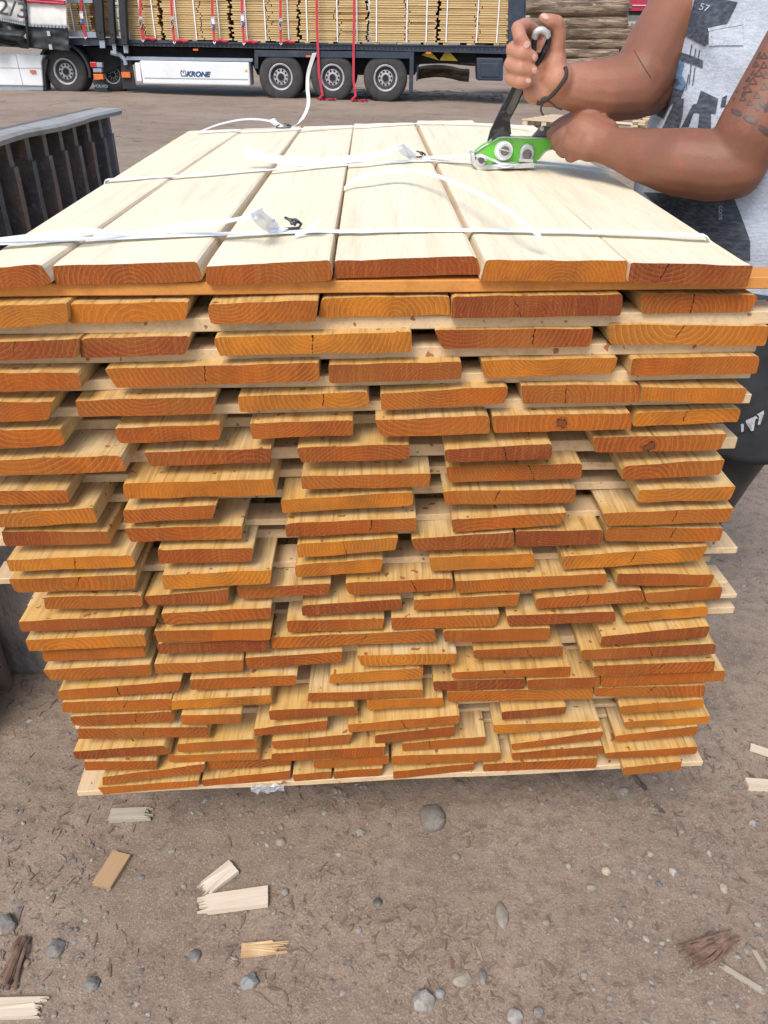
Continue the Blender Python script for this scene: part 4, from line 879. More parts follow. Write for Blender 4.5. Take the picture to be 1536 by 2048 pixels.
rimp = [PY(x, y, YTN+.003) for x, y in ((946, 308), (966, 294), (997, 275.5), (1006, 274.5), (1060, 276), (1098, 276.5))]; mb.tube(rimp, .0017, 6)
rimp = [PY(x, y, YTN+.003) for x, y in ((1076, 319), (1090, 303), (1098, 299), (1117, 296))]; mb.tube(rimp, .0017, 6); mb.build('edge_rim', MSIL, tool, smooth=True)
mb = MB(); mb.polypx([(942, 308), (946, 330), (956, 341), (1070, 336), (1070, 326), (1040, 327.5), (965, 330), (951, 320), (949, 306)], YTN-.012, YTN+.034); mb.build('base_plate', MSIL, tool, bevel=.0015)
def px_disc(mb, x, y, rpx, Y0, Y1, n=28): p = PY(x, y, Y0); r = rpx/ppm(x, y, Y0); mb.lathe(p, [(r*.97, 0), (r, .0008), (r, Y1-Y0)], n=n)
mb = MB(); px_disc(mb, 1007.5, 302, 18.5, YTN-.001, YTN+.006); px_disc(mb, 1009, 301.5, 17, YTN-.012, YTN+.004); kn = mb.build('winding_wheel', MWPL, tool)
mb = MB(); px_disc(mb, 1010, 302, 12.5, YTN-.0145, YTN-.010); q = mb.build('hub', MSIL, kn)
mb = MB(); px_disc(mb, 1010, 302, 9, YTN-.0155, YTN-.014); mb.build('hub_recess', MGRY, kn)
mb = MB(); mb.polypx([(996, 296), (1023, 303), (1023, 305), (996, 298.5)], YTN-.017, YTN-.0155); mb.build('slot_pin', MSIL, kn)
mb = MB(); px_disc(mb, 963, 321, 10.5, YTN-.014, YTN+.006); rl = mb.build('roller', MSIL, tool)
mb = MB(); px_disc(mb, 963, 321, 6, YTN-.015, YTN-.0135); mb.polypx([(955, 317), (973, 323), (973, 326), (955, 320)], YTN-.016, YTN-.0145); mb.build('roller_bolt', MGRY, rl)
mb = MB(); mb.polypx([(1039, 324), (1040, 303), (1044, 294), (1051, 288), (1058, 287), (1066, 292), (1070, 302), (1066, 322)], YTN-.004, YTN+.01); br = mb.build('dome_bracket', MSIL, tool, bevel=.003)
mb = MB(); px_disc(mb, 1055, 309, 9, YTN-.008, YTN-.004); mb.build('bracket_bolt', MGRY, br)
mb = MB(); mb.polypx([(1038, 317), (1067, 319), (1067, 326), (1038, 324)], YTN-.010, YTN+.004); mb.build('strap_gate', MSIL, tool, bevel=.001)
mb = MB(); p = PY(1003, 276, YTN+.017); mb.lathe(PY(1003, 278, YTN+.008), [(18.5/ppm(1003, 276, YTN), 0), (18.5/ppm(1003, 276, YTN), .018)], n=28); mb.build('ratchet_wheel', metal_paint('dark_gear', (.09, .11, .10), (.05, .05, .05), .5, .5, .5, 50), tool)
# black lever, leaning towards the camera as it rises
YH = YTN-.10
def ylev(y): return YH-.006+(YTN+.004-YH)*max(0, min(1, (y-60)/(285-60)))
def levpoly(mb, pts, dy, th):
    a = []; b = []
    for x, y in pts: Yv = ylev(y)+dy; p = PY(x, y, Yv); a.append(p); b.append(p+Vector((0, th, 0)))
    mb.prism(a, b)
mb = MB(); levpoly(mb, [(975, 284), (981, 262), (1004, 213), (1030, 165), (1044, 130), (1056, 105), (1080, 105), (1072, 130), (1053, 170), (1035, 212), (1020, 240), (1023, 270), (1005, 262), (990, 268), (982, 278)], 0, .010)
lev = mb.build('lever', MHDL, tool, bevel=.0012)
mb = MB(); levpoly(mb, [(1034, 175), (1047, 176), (1026, 224), (1019, 229), (1014, 224), (1014, 219)], -.0016, .002); mb.build('lever_slot', metal_paint('slot_grey', (.12, .12, .13), (.04, .04, .04), .5, .4, .6, 50), lev)
# the loop at the grip end
loop = [(1064, 118), (1067, 95), (1070, 72), (1078, 62), (1088, 62), (1095, 70), (1097, 82), (1090, 98), (1080, 118), (1072, 128)]
for nm, idx, mm, rr in (('grip_loop', range(len(loop)), MHDL, .0048),):
    mb = MB(); mb.tube(dense([PY(*loop[i], ylev(loop[i][1])) for i in idx]+[PY(*loop[0], ylev(118))], 4), rr, 8); mb.build(nm, mm, lev, smooth=True)
mb = MB(); mb.tube(dense([PY(x, y, ylev(y)-.002) for x, y in ((1069, 76), (1073, 64), (1082, 60), (1091, 64), (1096, 74))], 4), [.0054]*17, 8); mb.build('grip_tape', MSIL, lev, smooth=True)
# rear lever held in the other hand
mb = MB(); mb.polypx([(1064, 275), (1080, 256), (1086, 253), (1096, 252), (1120, 262), (1120, 276)], YTN+.012, YTN+.024); mb.build('release_lever', metal_paint('dark_grey_metal', (.13, .13, .14), (.3, .3, .3), .4, .4, .5, 60), tool, bevel=.002)
mb = MB(); px_disc(mb, 1084, 258, 4, YTN+.009, YTN+.012, 14); mb.build('pivot', MSIL, tool)
mb = MB(); mb.polypx([(1096, 278), (1150, 283), (1150, 295), (1117, 297)], YTN+.006, YTN+.026); mb.build('rear_grip', MSIL, tool, bevel=.002)

# ------------------------------------------------------------------ the man
def cap(mb, A, B_, ra, rb_, n=16):
    A, B_ = Vector(A), Vector(B_); t = (B_-A); L = t.length; u, v = mb.frame(t); t = t.normalized(); rings = []
    m_ = 5
    for j in range(m_): a = math.pi/2*(j+.35)/(m_+.35-.0); rings.append((A-t*ra*math.cos(a), ra*math.sin(a)))
    rings.append((A, ra)); rings.append((B_, rb_))
    for j in range(m_): a = math.pi/2*(j+.35)/(m_+.35); rings.append((B_+t*rb_*math.sin(a), rb_*math.cos(a)))
    vs = [p+(u*math.cos(2*math.pi*k/n)+v*math.sin(2*math.pi*k/n))*r for p, r in rings for k in range(n)]; q = len(rings)
    mb.add(vs, [[i*n+k, i*n+(k+1) % n, (i+1)*n+(k+1) % n, (i+1)*n+k] for i in range(q-1) for k in range(n)]+[list(range(n))[::-1], [(q-1)*n+k for k in range(n)]])
def chain(mb, pts):   # (x, y, Y, radius in photo px)
    P = [(PY(x, y, Y), r/ppm(x, y, Y)) for x, y, Y, r in pts]
    for (a, ra), (b, rb_) in zip(P, P[1:]): cap(mb, a, b, ra, rb_)
    return P
mb = MB()
TC = Vector((.69, 1.56, 0))
# trunk, pelvis, neck, head
sh_r = PY(1432, -95, 1.72); sh_l = Vector((.715, 1.40, 1.385))
for (z, cx_, rx, ry) in ((1.36, .67, .075, .08), (1.28, .65, .10, .07), (1.16, .64, .11, .06), (1.04, .64, .115, .06), (.95, .66, .115, .06)):
    for s in (-1, 0, 1):
        mb.ball(Vector((cx_, 1.56+s*ry, z)), rx, 18, 12, (1, 1, .95))
cap(mb, sh_r, (.69, 1.6, 1.41), .062, .065); cap(mb, sh_l, (.70, 1.5, 1.41), .054, .060)
cap(mb, (.69, 1.56, 1.40), (.655, 1.55, 1.50), .062, .058)
mb.ball((.615, 1.535, 1.605), .088, 20, 16, (1.08, .9, 1.25)); mb.ball((.575, 1.53, 1.555), .055, 14, 10, (1, 1, .9)); mb.ball((.528, 1.525, 1.585), .016, 10, 8, (1, .8, 1.3))
for s in (-1, 1): mb.ball((.625, 1.535+s*.082, 1.59), .024, 10, 8, (.9, .4, 1.3))
mb.ball((.532, 1.526, 1.548), .014, 10, 8, (.7, 1.8, .5))
# legs
for hp, kn_, an, s in (((.70, 1.46, .90), (.70, 1.45, .54), (.60, 1.52, .10), -1), ((.70, 1.66, .90), (.74, 1.72, .50), (.72, 1.74, .10), 1)):
    cap(mb, hp, kn_, .092, .060); cap(mb, kn_, an, .060, .040); cap(mb, an, (an[0]-.12, an[1]-.015, .05), .034, .028)
# right (far) arm
ra_ = chain(mb, [(1432, -95, 1.72, 66), (1362, 10, 1.66, 61), (1310, 100, 1.60, 62), (1285, 155, 1.56, 64)])
chain(mb, [(1285, 155, 1.56, 60), (1272, 172, 1.555, 62), (1215, 178, 1.545, 56), (1165, 176, 1.54, 47), (1122, 172, 1.53, 39)])
chain(mb, [(1300, 180, 1.56, 48), (1240, 190, 1.55, 48)])
# left (near) arm
chain(mb, [(1612, 48, 1.375, 62), (1560, 150, 1.345, 65), (1500, 260, 1.33, 66), (1470, 325, 1.34, 63)])
chain(mb, [(1465, 330, 1.34, 66), (1430, 333, 1.345, 67), (1360, 325, 1.37, 64), (1290, 312, 1.41, 51), (1225, 294, 1.46, 36)])
chain(mb, [(1475, 350, 1.34, 46), (1445, 356, 1.335, 42)])
# right hand: palm, heel, thumb, four bent fingers
h0 = YH
chain(mb, [(1122, 172, 1.53, 38), (1112, 160, h0+.026, 34), (1109, 130, h0+.026, 25), (1113, 98, h0+.024, 18)])
chain(mb, [(1118, 178, 1.53, 34), (1090, 186, h0+.028, 26), (1066, 185, h0+.028, 20)])
chain(mb, [(1105, 150, h0+.03, 26), (1085, 150, h0+.04, 24), (1062, 165, h0+.036, 20)])
chain(mb, [(1105, 112, h0+.038, 18), (1078, 92, h0+.048, 17), (1060, 76, h0+.044, 15)])
chain(mb, [(1100, 130, h0+.036, 22), (1070, 125, h0+.042, 22), (1052, 130, h0+.036, 18)])
chain(mb, [(1113, 98, h0+.022, 17), (1117, 66, h0+.014, 15), (1113, 46, h0+.008, 14.5)]); chain(mb, [(1113, 46, h0+.008, 14.5), (1099, 42, h0+.002, 13.5), (1087, 37, h0+.0, 10.5)])
FG = [[(1070, 66, h0+.040, 15), (1050, 52, h0+.022, 15), (1036, 57, h0+.004, 14), (1040, 75, h0-.015, 13.5), (1052, 91, h0-.016, 11)],
      [(1060, 96, h0+.040, 16), (1036, 95, h0+.020, 16), (1026, 99, h0+.002, 15), (1044, 107, h0-.017, 14.5), (1065, 114, h0-.014, 11.5)],
      [(1058, 128, h0+.038, 16), (1032, 125, h0+.020, 15.5), (1022, 129, h0+.002, 15), (1042, 136, h0-.017, 14), (1065, 141, h0-.014, 11)],
      [(1056, 158, h0+.034, 15), (1034, 153, h0+.020, 15), (1024, 157, h0+.004, 14.5), (1040, 163, h0-.013, 13.5), (1055, 163, h0-.012, 10.5)]]
for f in FG: chain(mb, f)
# left hand: back of the hand towards the camera, fingers closed on the rear grip
chain(mb, [(1225, 294, 1.46, 35), (1195, 282, 1.485, 38), (1168, 268, 1.50, 36)]); chain(mb, [(1205, 270, 1.49, 30), (1172, 248, 1.52, 26)]); chain(mb, [(1215, 262, 1.49, 22), (1195, 248, 1.53, 19), (1168, 236, 1.545, 18)])
chain(mb, [(1180, 290, 1.48, 32), (1150, 285, 1.50, 26)])
chain(mb, [(1165, 242, 1.53, 21), (1140, 250, 1.545, 17), (1118, 262, 1.56, 15), (1104, 268, 1.575, 12)])
chain(mb, [(1158, 262, 1.51, 21), (1132, 270, 1.52, 18), (1116, 280, 1.54, 16), (1116, 290, 1.565, 13)])
chain(mb, [(1155, 282, 1.50, 20), (1134, 290, 1.51, 16), (1124, 298, 1.53, 14), (1128, 304, 1.56, 12)])
chain(mb, [(1160, 300, 1.49, 18), (1148, 307, 1.50, 15), (1142, 312, 1.52, 13), (1146, 312, 1.55, 11)])
chain(mb, [(1178, 238, 1.545, 16), (1150, 236, 1.57, 14), (1126, 246, 1.59, 13), (1108, 256, 1.60, 11)])
me = mb.mesh('person'); tmp = bpy.data.objects.new('tmp', me); col.objects.link(tmp)
rm = tmp.modifiers.new('r', 'REMESH'); rm.mode = 'VOXEL'; rm.voxel_size = .0026; rm.use_smooth_shade = True
sm_ = tmp.modifiers.new('s', 'SMOOTH'); sm_.factor = .5; sm_.iterations = 4
bpy.context.view_layer.update(); dg = bpy.context.evaluated_depsgraph_get()
bme = bpy.data.meshes.new_from_object(tmp.evaluated_get(dg)); bme.name = 'person'; bpy.data.objects.remove(tmp)
# broad smoothing of the limbs only (hands stay crisp)
bm = bmesh.new(); bm.from_mesh(bme)
hr = PY(1070, 110, h0); hl = PY(1150, 270, 1.52)
for _ in range(1):
    vv = [v for v in bm.verts if (v.co-hr).length > .13 and (v.co-hl).length > .10 and v.co.z > .85]
    for k in range(10): bmesh.ops.smooth_vert(bm, verts=vv, factor=.6, use_axis_x=True, use_axis_y=True, use_axis_z=True)
bm.to_mesh(bme); bm.free()
m, nt_, bs_ = newmat('skin'); v_ = coord(nt_); f_ = ntex(nt_, v_, 6, 3, .5); g_ = ntex(nt_, v_, 45, 4, .6); h_ = ntex(nt_, v_, 420, 2, .6)
# palms and fingers are a lighter, pinker skin than the sun-tanned arms
gp = nd(nt_, 'ShaderNodeNewGeometry'); 
def near(c, r0, r1):
    d = nd(nt_, 'ShaderNodeVectorMath', operation='DISTANCE'); tc_ = nd(nt_, 'ShaderNodeTexCoord'); nt_.links.new(tc_.outputs['Object'], d.inputs[0]); d.inputs[1].default_value = c
    return rng(nt_, d.outputs['Value'], r0, r1, 1, 0)
SKB = Vector((.69, 1.56, 0))
c_ = mix(nt_, rng(nt_, f_, .35, .65), (.245, .108, .062), (.165, .070, .042))
c_ = mix(nt_, near(hr-SKB, .055, .13), c_, (.43, .205, .13))
c_ = mix(nt_, mth(nt_, 'MULTIPLY', near(hl-SKB, .05, .15), .5), c_, (.36, .165, .105))
c_ = mix(nt_, rng(nt_, g_, .48, .7, 0, .4), c_, (.30, .085, .055)); c_ = mix(nt_, rng(nt_, h_, .55, .72, 0, .25), c_, (.10, .04, .025))
nt_.links.new(c_, bs_.inputs['Base Color']); bs_.inputs['Roughness'].default_value = .55; bs_.inputs['Specular IOR Level'].default_value = .35; bs_.inputs['Subsurface Weight'].default_value = .15; bs_.inputs['Subsurface Radius'].default_value = (.01, .004, .002); bs_.inputs['Subsurface Scale'].default_value = .6
bump(nt_, bs_, mth(nt_, 'ADD', h_, g_), .18, .002); MSKIN = m
man = link('person', bme, MSKIN, None, SKB, True)
lab(man, 'person in a grey printed sleeveless shirt leaning over the stack, pulling the tensioner lever', 'person')
bm = bmesh.new(); bm.from_mesh(bme); bm.transform(Matrix.Translation(SKB)); BODY = BVHTree.FromBMesh(bm); bm.free()
def decal(name, polys, bvh, off, mat, parent, cuts=3, vmax=99):
    if len(polys) > 1:
        for q_ in polys: decal(name, [q_], bvh, off, mat, parent, cuts)
        return
    mb = MB()
    for pts in polys:
        bm = bmesh.new(); vs = [bm.verts.new((x, y, 0)) for x, y in pts]; bm.faces.new(vs)
        bmesh.ops.triangulate(bm, faces=bm.faces)
        for _ in range(cuts):
            le = [e for e in bm.edges if e.calc_length() > 5]
            if not le: break
            bmesh.ops.subdivide_edges(bm, edges=le, cuts=1); bmesh.ops.triangulate(bm, faces=bm.faces)
        idx = {}; out = []; bad = set()
        for v in bm.verts:
            d = ray(v.co.x, v.co.y).normalized(); h = bvh.ray_cast(CO, d)
            if h[0] is None: bad.add(v.index); idx[v.index] = 0; out.append(Vector((0, 0, 0))); continue
            nn = h[1] if h[1].dot(d) < 0 else -h[1]
            idx[v.index] = len(out); out.append(h[0]+nn*off)
        bm.verts.index_update(); 
        vl = {v: i for i, v in enumerate(bm.verts)}
        out2 = [];
        for v in bm.verts:
            d = ray(v.co.x, v.co.y).normalized(); h = bvh.ray_cast(CO, d)
            if h[0] is None: out2.append(None)
            else:
                nn = h[1] if h[1].dot(d) < 0 else -h[1]; out2.append(h[0]+nn*off)
        fs = []
        for f in bm.faces:
            ii = [vl[v] for v in f.verts]; pp = [out2[i] for i in ii]
            if any(p is None for p in pp): continue
            if max((pp[a]-pp[a-1]).length for a in range(3)) > .05: continue
            fs.append(ii)
        mb.add([p if p is not None else Vector((0, 0, 0)) for p in out2], fs); bm.free()
    # drop unused vertices
    used = sorted({i for f in mb.f for i in f}); rm_ = {a: b for b, a in enumerate(used)}
    if not used: return None
    mb.v = [mb.v[i] for i in used]; mb.f = [[rm_[i] for i in f] for f in mb.f]
    return link(name, mb.mesh(name, False), mat, parent)
# shirt
def ring_shell(name, rings, mat, parent, holes=(), n=120, th=.003, zsub=12, wr=.004, seed=0, amp=1):
    R2 = []
    for i in range(len(rings)-1):
        for j in range(zsub):
            t = j/zsub; t = t; R2.append([a*(1-t)+b*t for a, b in zip(rings[i], rings[i+1])])
    R2.append(list(rings[-1])); vs = []
    for (z, cx, cy, rx, ry, pw, slx) in R2:
        for k in range(n):
            a = 2*math.pi*k/n; ca, sa = math.cos(a), math.sin(a)
            x = cx+rx*math.copysign(abs(ca)**pw, ca); y = cy+ry*math.copysign(abs(sa)**pw, sa); zz = z+slx*ca
            w_ = wr*amp*(noise.noise(Vector((x*9+seed, y*9, zz*5)))+.6*noise.noise(Vector((x*20, y*20+seed, zz*11+x*14)))+.4*math.sin(zz*60+a*5+3*noise.noise(Vector((x*6, y*6, zz*6)))))
            vs.append(Vector((x+ca*w_, y+sa*w_, zz)))
    q = len(R2); fs = [(i*n+k, i*n+(k+1) % n, (i+1)*n+(k+1) % n, (i+1)*n+k) for i in range(q-1) for k in range(n)]
    keep = []
    for f in fs:
        c = sum((vs[i] for i in f), Vector())/4
        if not any(h(c) for h in holes): keep.append(f)
    mb = MB(); mb.add(vs, keep); me = mb.mesh(name)
    o = link(name, me, mat, parent, smooth=True)
    for v in me.vertices: pass
    s = o.modifiers.new('sub', 'SUBSURF'); s.levels = s.render_levels = 1
    s = o.modifiers.new('s', 'SOLIDIFY'); s.thickness = th; s.offset = 0
    return o, me
m, nt_, bs_ = newmat('heather_cotton'); bs_.inputs['Roughness'].default_value = .85
v_ = coord(nt_, (1, 1, 5)); f_ = ntex(nt_, v_, 60, 4, .7); v2_ = coord(nt_); g_ = ntex(nt_, v2_, 260, 2, .6)
c_ = mix(nt_, rng(nt_, f_, .35, .65), (.47, .50, .56), (.33, .36, .42)); c_ = mix(nt_, rng(nt_, g_, .5, .7, 0, .4), c_, (.62, .64, .68)); nt_.links.new(c_, bs_.inputs['Base Color']); bump(nt_, bs_, mth(nt_, 'ADD', f_, g_), .4, .002); MCOT = m
MPRT = simple('faded_print', (.035, .043, .058), (.11, .125, .15), (1, 1, 3), 70, .85, .3, .002, det=8, lo=.4, hi=.75)
MPRTB = simple('faded_blue_print', (.06, .13, .24), (.12, .20, .30), (1, 1, 3), 55, .85)
MTRIM = simple('trim', (.50, .51, .54), (.32, .34, .37), (1, 1, 1), 120, .85)
# armhole and neck openings as tests on the shell
L_ARM = (.745, 1.345, 1.40); 
def arm_l(c): return (((c.x-.74)/.085)**2+((c.z-1.37)/.125)**2) < 1 and c.y < 1.47
def arm_r(c): return (((c.x-.66)/.085)**2+((c.z-1.37)/.125)**2) < 1 and c.y > 1.65
def neck(c): return ((c.x-.675)**2+(c.y-1.555)**2) < .0072*(1+(.0 if c.x > .675 else .9)) and c.z > 1.36
rings = [(.82, .685, 1.56, .185, .21, .9, .0), (.90, .675, 1.56, .183, .207, .9, .0), (1.0, .662, 1.56, .182, .204, .9, .0), (1.10, .655, 1.56, .175, .202, .9, .0), (1.20, .658, 1.56, .165, .200, .9, 0), (1.30, .668, 1.56, .155, .20, .9, 0), (1.38, .678, 1.56, .142, .198, .92, 0), (1.42, .685, 1.56, .115, .170, .95, 0), (1.445, .685, 1.56, .075, .125, 1, 0), (1.455, .68, 1.56, .05, .075, 1, 0)]
shirt, sme = ring_shell('shirt', rings, MCOT, man, (arm_l, arm_r, neck), th=.003, wr=.0065)
bm = bmesh.new(); bm.from_mesh(sme); SH = BVHTree.FromBMesh(bm); bm.free()
for ed in []: pass
decal('print_patch', [[(1395, -10), (1478, 5), (1450, 62), (1432, 58), (1412, 92), (1374, 72)], [(1344, 98), (1409, 121), (1408, 137), (1345, 114)],
   [(1353, 112), (1361, 116), (1357, 150), (1372, 178), (1358, 210), (1330, 200), (1332, 172), (1350, 165), (1346, 140)],
   [(1404, 182), (1438, 198), (1433, 228), (1424, 226), (1424, 258), (1398, 258), (1402, 226), (1390, 224), (1378, 258), (1364, 258), (1388, 210), (1396, 208)],
   [(1357, 196), (1371, 198), (1368, 230), (1360, 260), (1326, 260), (1340, 230)], [(1318, 215), (1333, 205), (1345, 205), (1330, 238), (1316, 232)], [(1446, 196), (1456, 190), (1452, 214), (1442, 215)]], SH, .0032, MPRT, shirt)
decal('print_patch', [[(1290, 385), (1466, 388), (1458, 482), (1500, 482), (1500, 520), (1455, 520), (1380, 470)]], SH, .0032, MPRT, shirt)
decal('print_patch', [[(1352, 128), (1360, 118), (1366, 122), (1358, 140), (1362, 160), (1352, 158)], [(1330, 145), (1336, 144), (1336, 155), (1330, 154)], [(1343, 104), (1362, 106), (1362, 116), (1344, 112)], [(1332, 170), (1342, 168), (1334, 190), (1328, 196)], [(1338, 98), (1352, 102), (1350, 110), (1338, 106)], [(1350, 120), (1358, 116), (1372, 128), (1366, 150), (1376, 170), (1366, 182), (1352, 176), (1364, 168), (1354, 148), (1360, 130)]], SH, .0036, MPRTB, shirt)
decal('print_streak', [[(x, y), (x+2, y), (x+1-s, y+h), (x-1-s, y+h)] for x, y, s, h in ((1386, 90, 4, 26), (1394, 98, 4, 30), (1402, 100, 5, 28), (1384, 130, 3, 40), (1392, 136, 4, 36), (1379, 150, 4, 30), (1470, 12, 18, 44), (1462, 10, 14, 46), (1378, 5, 8, 30), (1370, 20, 7, 34), (1340, 180, 8, 30))], SH, .0034, MPRT, shirt)
decal('pocket', [[(1421, 60), (1487, 46), (1489, 92), (1421, 92)]], SH, .0035, MCOT, shirt)
decal('pocket_edge', [[(1420, 58), (1487, 45), (1488, 51), (1421, 64)]], SH, .0044, MTRIM, shirt)
def txt_decal(body, x, y, size, ang, mat, bvh, parent, off=.0042):
    cu = bpy.data.curves.new('t', 'FONT'); cu.body = body; cu.size = size; cu.align_x = 'CENTER'; cu.align_y = 'CENTER'
    t = bpy.data.objects.new('t', cu); col.objects.link(t); bpy.context.view_layer.update()
    me = bpy.data.meshes.new_from_object(t.evaluated_get(bpy.context.evaluated_depsgraph_get())); bpy.data.objects.remove(t)
    ca, sa = math.cos(ang), math.sin(ang); ok = 0
    for v in me.vertices:
        X = x+v.co.x*ca+v.co.y*sa; Y = y+v.co.x*sa-v.co.y*ca; d = ray(X, Y).normalized(); h = bvh.ray_cast(CO, d)
        if h[0]: v.co = h[0]+(h[1] if h[1].dot(d) < 0 else -h[1])*off; ok += 1
    if ok == len(me.vertices): link('lettering', me, mat, parent)
    else: print('text off surface', body, ok, len(me.vertices))
txt_decal('57', 1412, 18, 20, .35, MTRIM, SH, shirt)
txt_decal('cons', 1443, 425, 15, math.pi/2, MTRIM, SH, shirt)
# shorts, boots
MBLKF = simple('black_cloth', (.014, .015, .018), (.030, .031, .035), (1, 1, 1), 14, .85, .6, .006)
MBOOT = simple('black_rubber', (.010, .011, .012), (.035, .033, .031), (1, 1, 1), 7, .5, .4, .006)
srt, srm = ring_shell('shorts', [(.80, .69, 1.56, .155, .19, .9, 0), (.90, .685, 1.56, .155, .19, .9, 0), (.97, .68, 1.56, .14, .18, .9, 0)], MBLKF, man, (), th=.004, wr=.004)
def leg_tube(name, pts, mat, parent, n=36, wr=.006, seed=0):
    P = dense([Vector(p[:3]) for p in pts], 6); rad = []
    for i in range(len(pts)-1):
        for j in range(6): rad.append(pts[i][3]*(1-j/6)+pts[i+1][3]*j/6)
    rad.append(pts[-1][3]); mb = MB(); rings = []
    for i, (p, r) in enumerate(zip(P, rad)):
        for k in range(n):
            a = 2*math.pi*k/n; q = p+Vector((math.cos(a)*r, math.sin(a)*r, 0)); q += Vector((math.cos(a), math.sin(a), 0))*wr*(noise.noise(q*9+Vector((seed, 0, 0)))+.5*noise.noise(q*24)); rings.append(q)
    mb.add(rings, [(i*n+k, i*n+(k+1) % n, (i+1)*n+(k+1) % n, (i+1)*n+k) for i in range(len(P)-1) for k in range(n)])
    o = link(name, mb.mesh(name), mat, parent, smooth=True); s = o.modifiers.new('s', 'SOLIDIFY'); s.thickness = .004; s.offset = 0
    return o
l1 = leg_tube('shorts_leg', [(.70, 1.45, .92, .118), (.71, 1.44, .75, .115), (.715, 1.43, .60, .110)], MBLKF, man, seed=1)
leg_tube('shorts_leg', [(.70, 1.67, .92, .11), (.72, 1.70, .75, .11), (.74, 1.72, .56, .105)], MBLKF, man, seed=2)
b1 = leg_tube('boot', [(.71, 1.445, .60, .088), (.695, 1.455, .50, .080), (.66, 1.48, .34, .070), (.61, 1.515, .14, .058), (.595, 1.52, .02, .060)], MBOOT, man, seed=3, wr=.004)
b2 = leg_tube('boot', [(.74, 1.72, .52, .078), (.735, 1.73, .34, .066), (.72, 1.74, .14, .056), (.715, 1.74, .02, .06)], MBOOT, man, seed=4, wr=.004)
for (ax_, ay_) in ((.595, 1.52), (.715, 1.74)):
    mb = MB(); cap(mb, (ax_+.02, ay_, .05), (ax_-.17, ay_-.02, .045), .048, .044); o_ = mb.build('boot_foot', MBOOT, man, smooth=True)
bm = bmesh.new(); bm.from_mesh(l1.data); bm.transform(Matrix.Translation(PW(l1))); LG1 = BVHTree.FromBMesh(bm); bm.free()
decal('hem_band', [[(1400, 852), (1470, 846), (1536, 812), (1600, 790), (1600, 828), (1536, 838), (1470, 870), (1400, 880)]], LG1, .004, MBLKF, l1)
decal('hem_print', [[(1491, 838), (1512, 829), (1514, 834), (1510, 836), (1507, 858), (1502, 860), (1504, 838), (1492, 844)], [(1513, 826), (1525, 818), (1526, 824), (1520, 827), (1519, 846), (1514, 848), (1516, 830)], [(1482, 846), (1487, 845), (1487, 860), (1483, 862)]], LG1, .006, MTRIM, l1)
# bracelet of the right wrist, nails, hair
MBR = simple('braided_cord', (.020, .016, .014), (.05, .04, .035), (1, 1, 1), 300, .8, .6, .003)
def wrap(pts, rad, mat, name, parent, off=.002):
    P = []
    for x, y in pts:
        d = ray(x, y).normalized(); h = BODY.ray_cast(CO, d)
        P.append(h[0]-d*off if h[0] else None)
    P = [p for p in P if p]; mb = MB(); mb.tube(dense(P, 5), rad, 8); return mb.build(name, mat, parent, smooth=True)
wrap([(1130, 134), (1133, 146), (1128, 160), (1116, 177), (1105, 190), (1092, 200), (1080, 206), (1074, 205)], .0034, MBR, 'bracelet', man)
mb = MB(); p0_ = PY(1090, 199, 1.46); mb.ball(p0_, .006, 8, 6, (1.2, 1, .8))
mb.tube(dense([p0_, PY(1083, 212, 1.462), PY(1082, 222, 1.463), PY(1087, 231, 1.463)], 4), .0017, 6); mb.build('cord_end', MBR, man, smooth=True)
mb = MB(); mb.tube(dense([p0_, PY(1104, 206, 1.462), PY(1112, 214, 1.463), PY(1124, 219, 1.465)], 4), .0017, 6); mb.build('cord_end', MBR, man, smooth=True)
MNAIL = simple('fingernail', (.62, .36, .30), (.56, .30, .25), rough=.3)
for (x, y, rx, ry, a) in ((1053, 89, 6, 7.5, .5), (1069.5, 115, 5.5, 7, -.5), (1069, 141, 5.5, 6.5, -.4), (1056, 161, 5.5, 5.5, -.2), (1090, 33.5, 8, 4.5, .5)):
    pts = []
    for k in range(12):
        t = 2*math.pi*k/12; ux, uy = rx*math.cos(t), ry*math.sin(t); pts.append((x+ux*math.cos(a)-uy*math.sin(a), y+ux*math.sin(a)+uy*math.cos(a)))
    decal('fingernail', [pts], BODY, .0008, MNAIL, man, 1)
wrap([(1268, 101), (1278, 118), (1290, 138), (1302, 156)], .0008, simple('elbow_crease_shade', (.075, .03, .018)), 'elbow_crease_shade', man, .0002)  # thin dark line on the skin, painted shade of the elbow fold
MTAT = simple('tattoo_ink', (.050, .034, .034), (.11, .058, .045), ns=80, rough=.5)
tat = [[(1463, 217), (1474, 219), (1484, 225), (1484, 233), (1472, 231), (1463, 225)], [(1488, 229), (1500, 232), (1515, 240), (1514, 250), (1500, 246), (1486, 237)], [(1519, 248), (1536, 258), (1545, 268), (1542, 276), (1528, 268), (1516, 258)]]
for (x, y) in ((1481, 110), (1480, 130), (1490, 124), (1502, 118), (1477, 158), (1488, 175), (1468, 198), (1474, 183), (1500, 104), (1510, 95), (1486, 145), (1520, 106)): tat.append([(x, y-3), (x+3, y-1), (x, y+3), (x-2.5, y+1)])
for (x, y, s) in ((1495, 178, 9), (1506, 162, 9), (1518, 146, 9), (1529, 112, 7), (1518, 112, 6), (1507, 145, 6), (1497, 158, 6), (1488, 186, 5), (1533, 150, 8), (1486, 196, 7), (1500, 205, 7), (1514, 190, 8), (1528, 172, 9), (1512, 128, 7), (1528, 130, 8)):
    tat.append([(x-s, y+s*.6), (x, y-s), (x+1.6, y-s+1), (x-s+3, y+s*.7)]); tat.append([(x, y-s), (x+s, y+s*.5), (x+s-2, y+s*.8), (x-1, y-s+2)]); tat.append([(x-s, y+s*.6), (x+s, y+s*.5), (x+s, y+s*.8), (x-s, y+s*.9)])
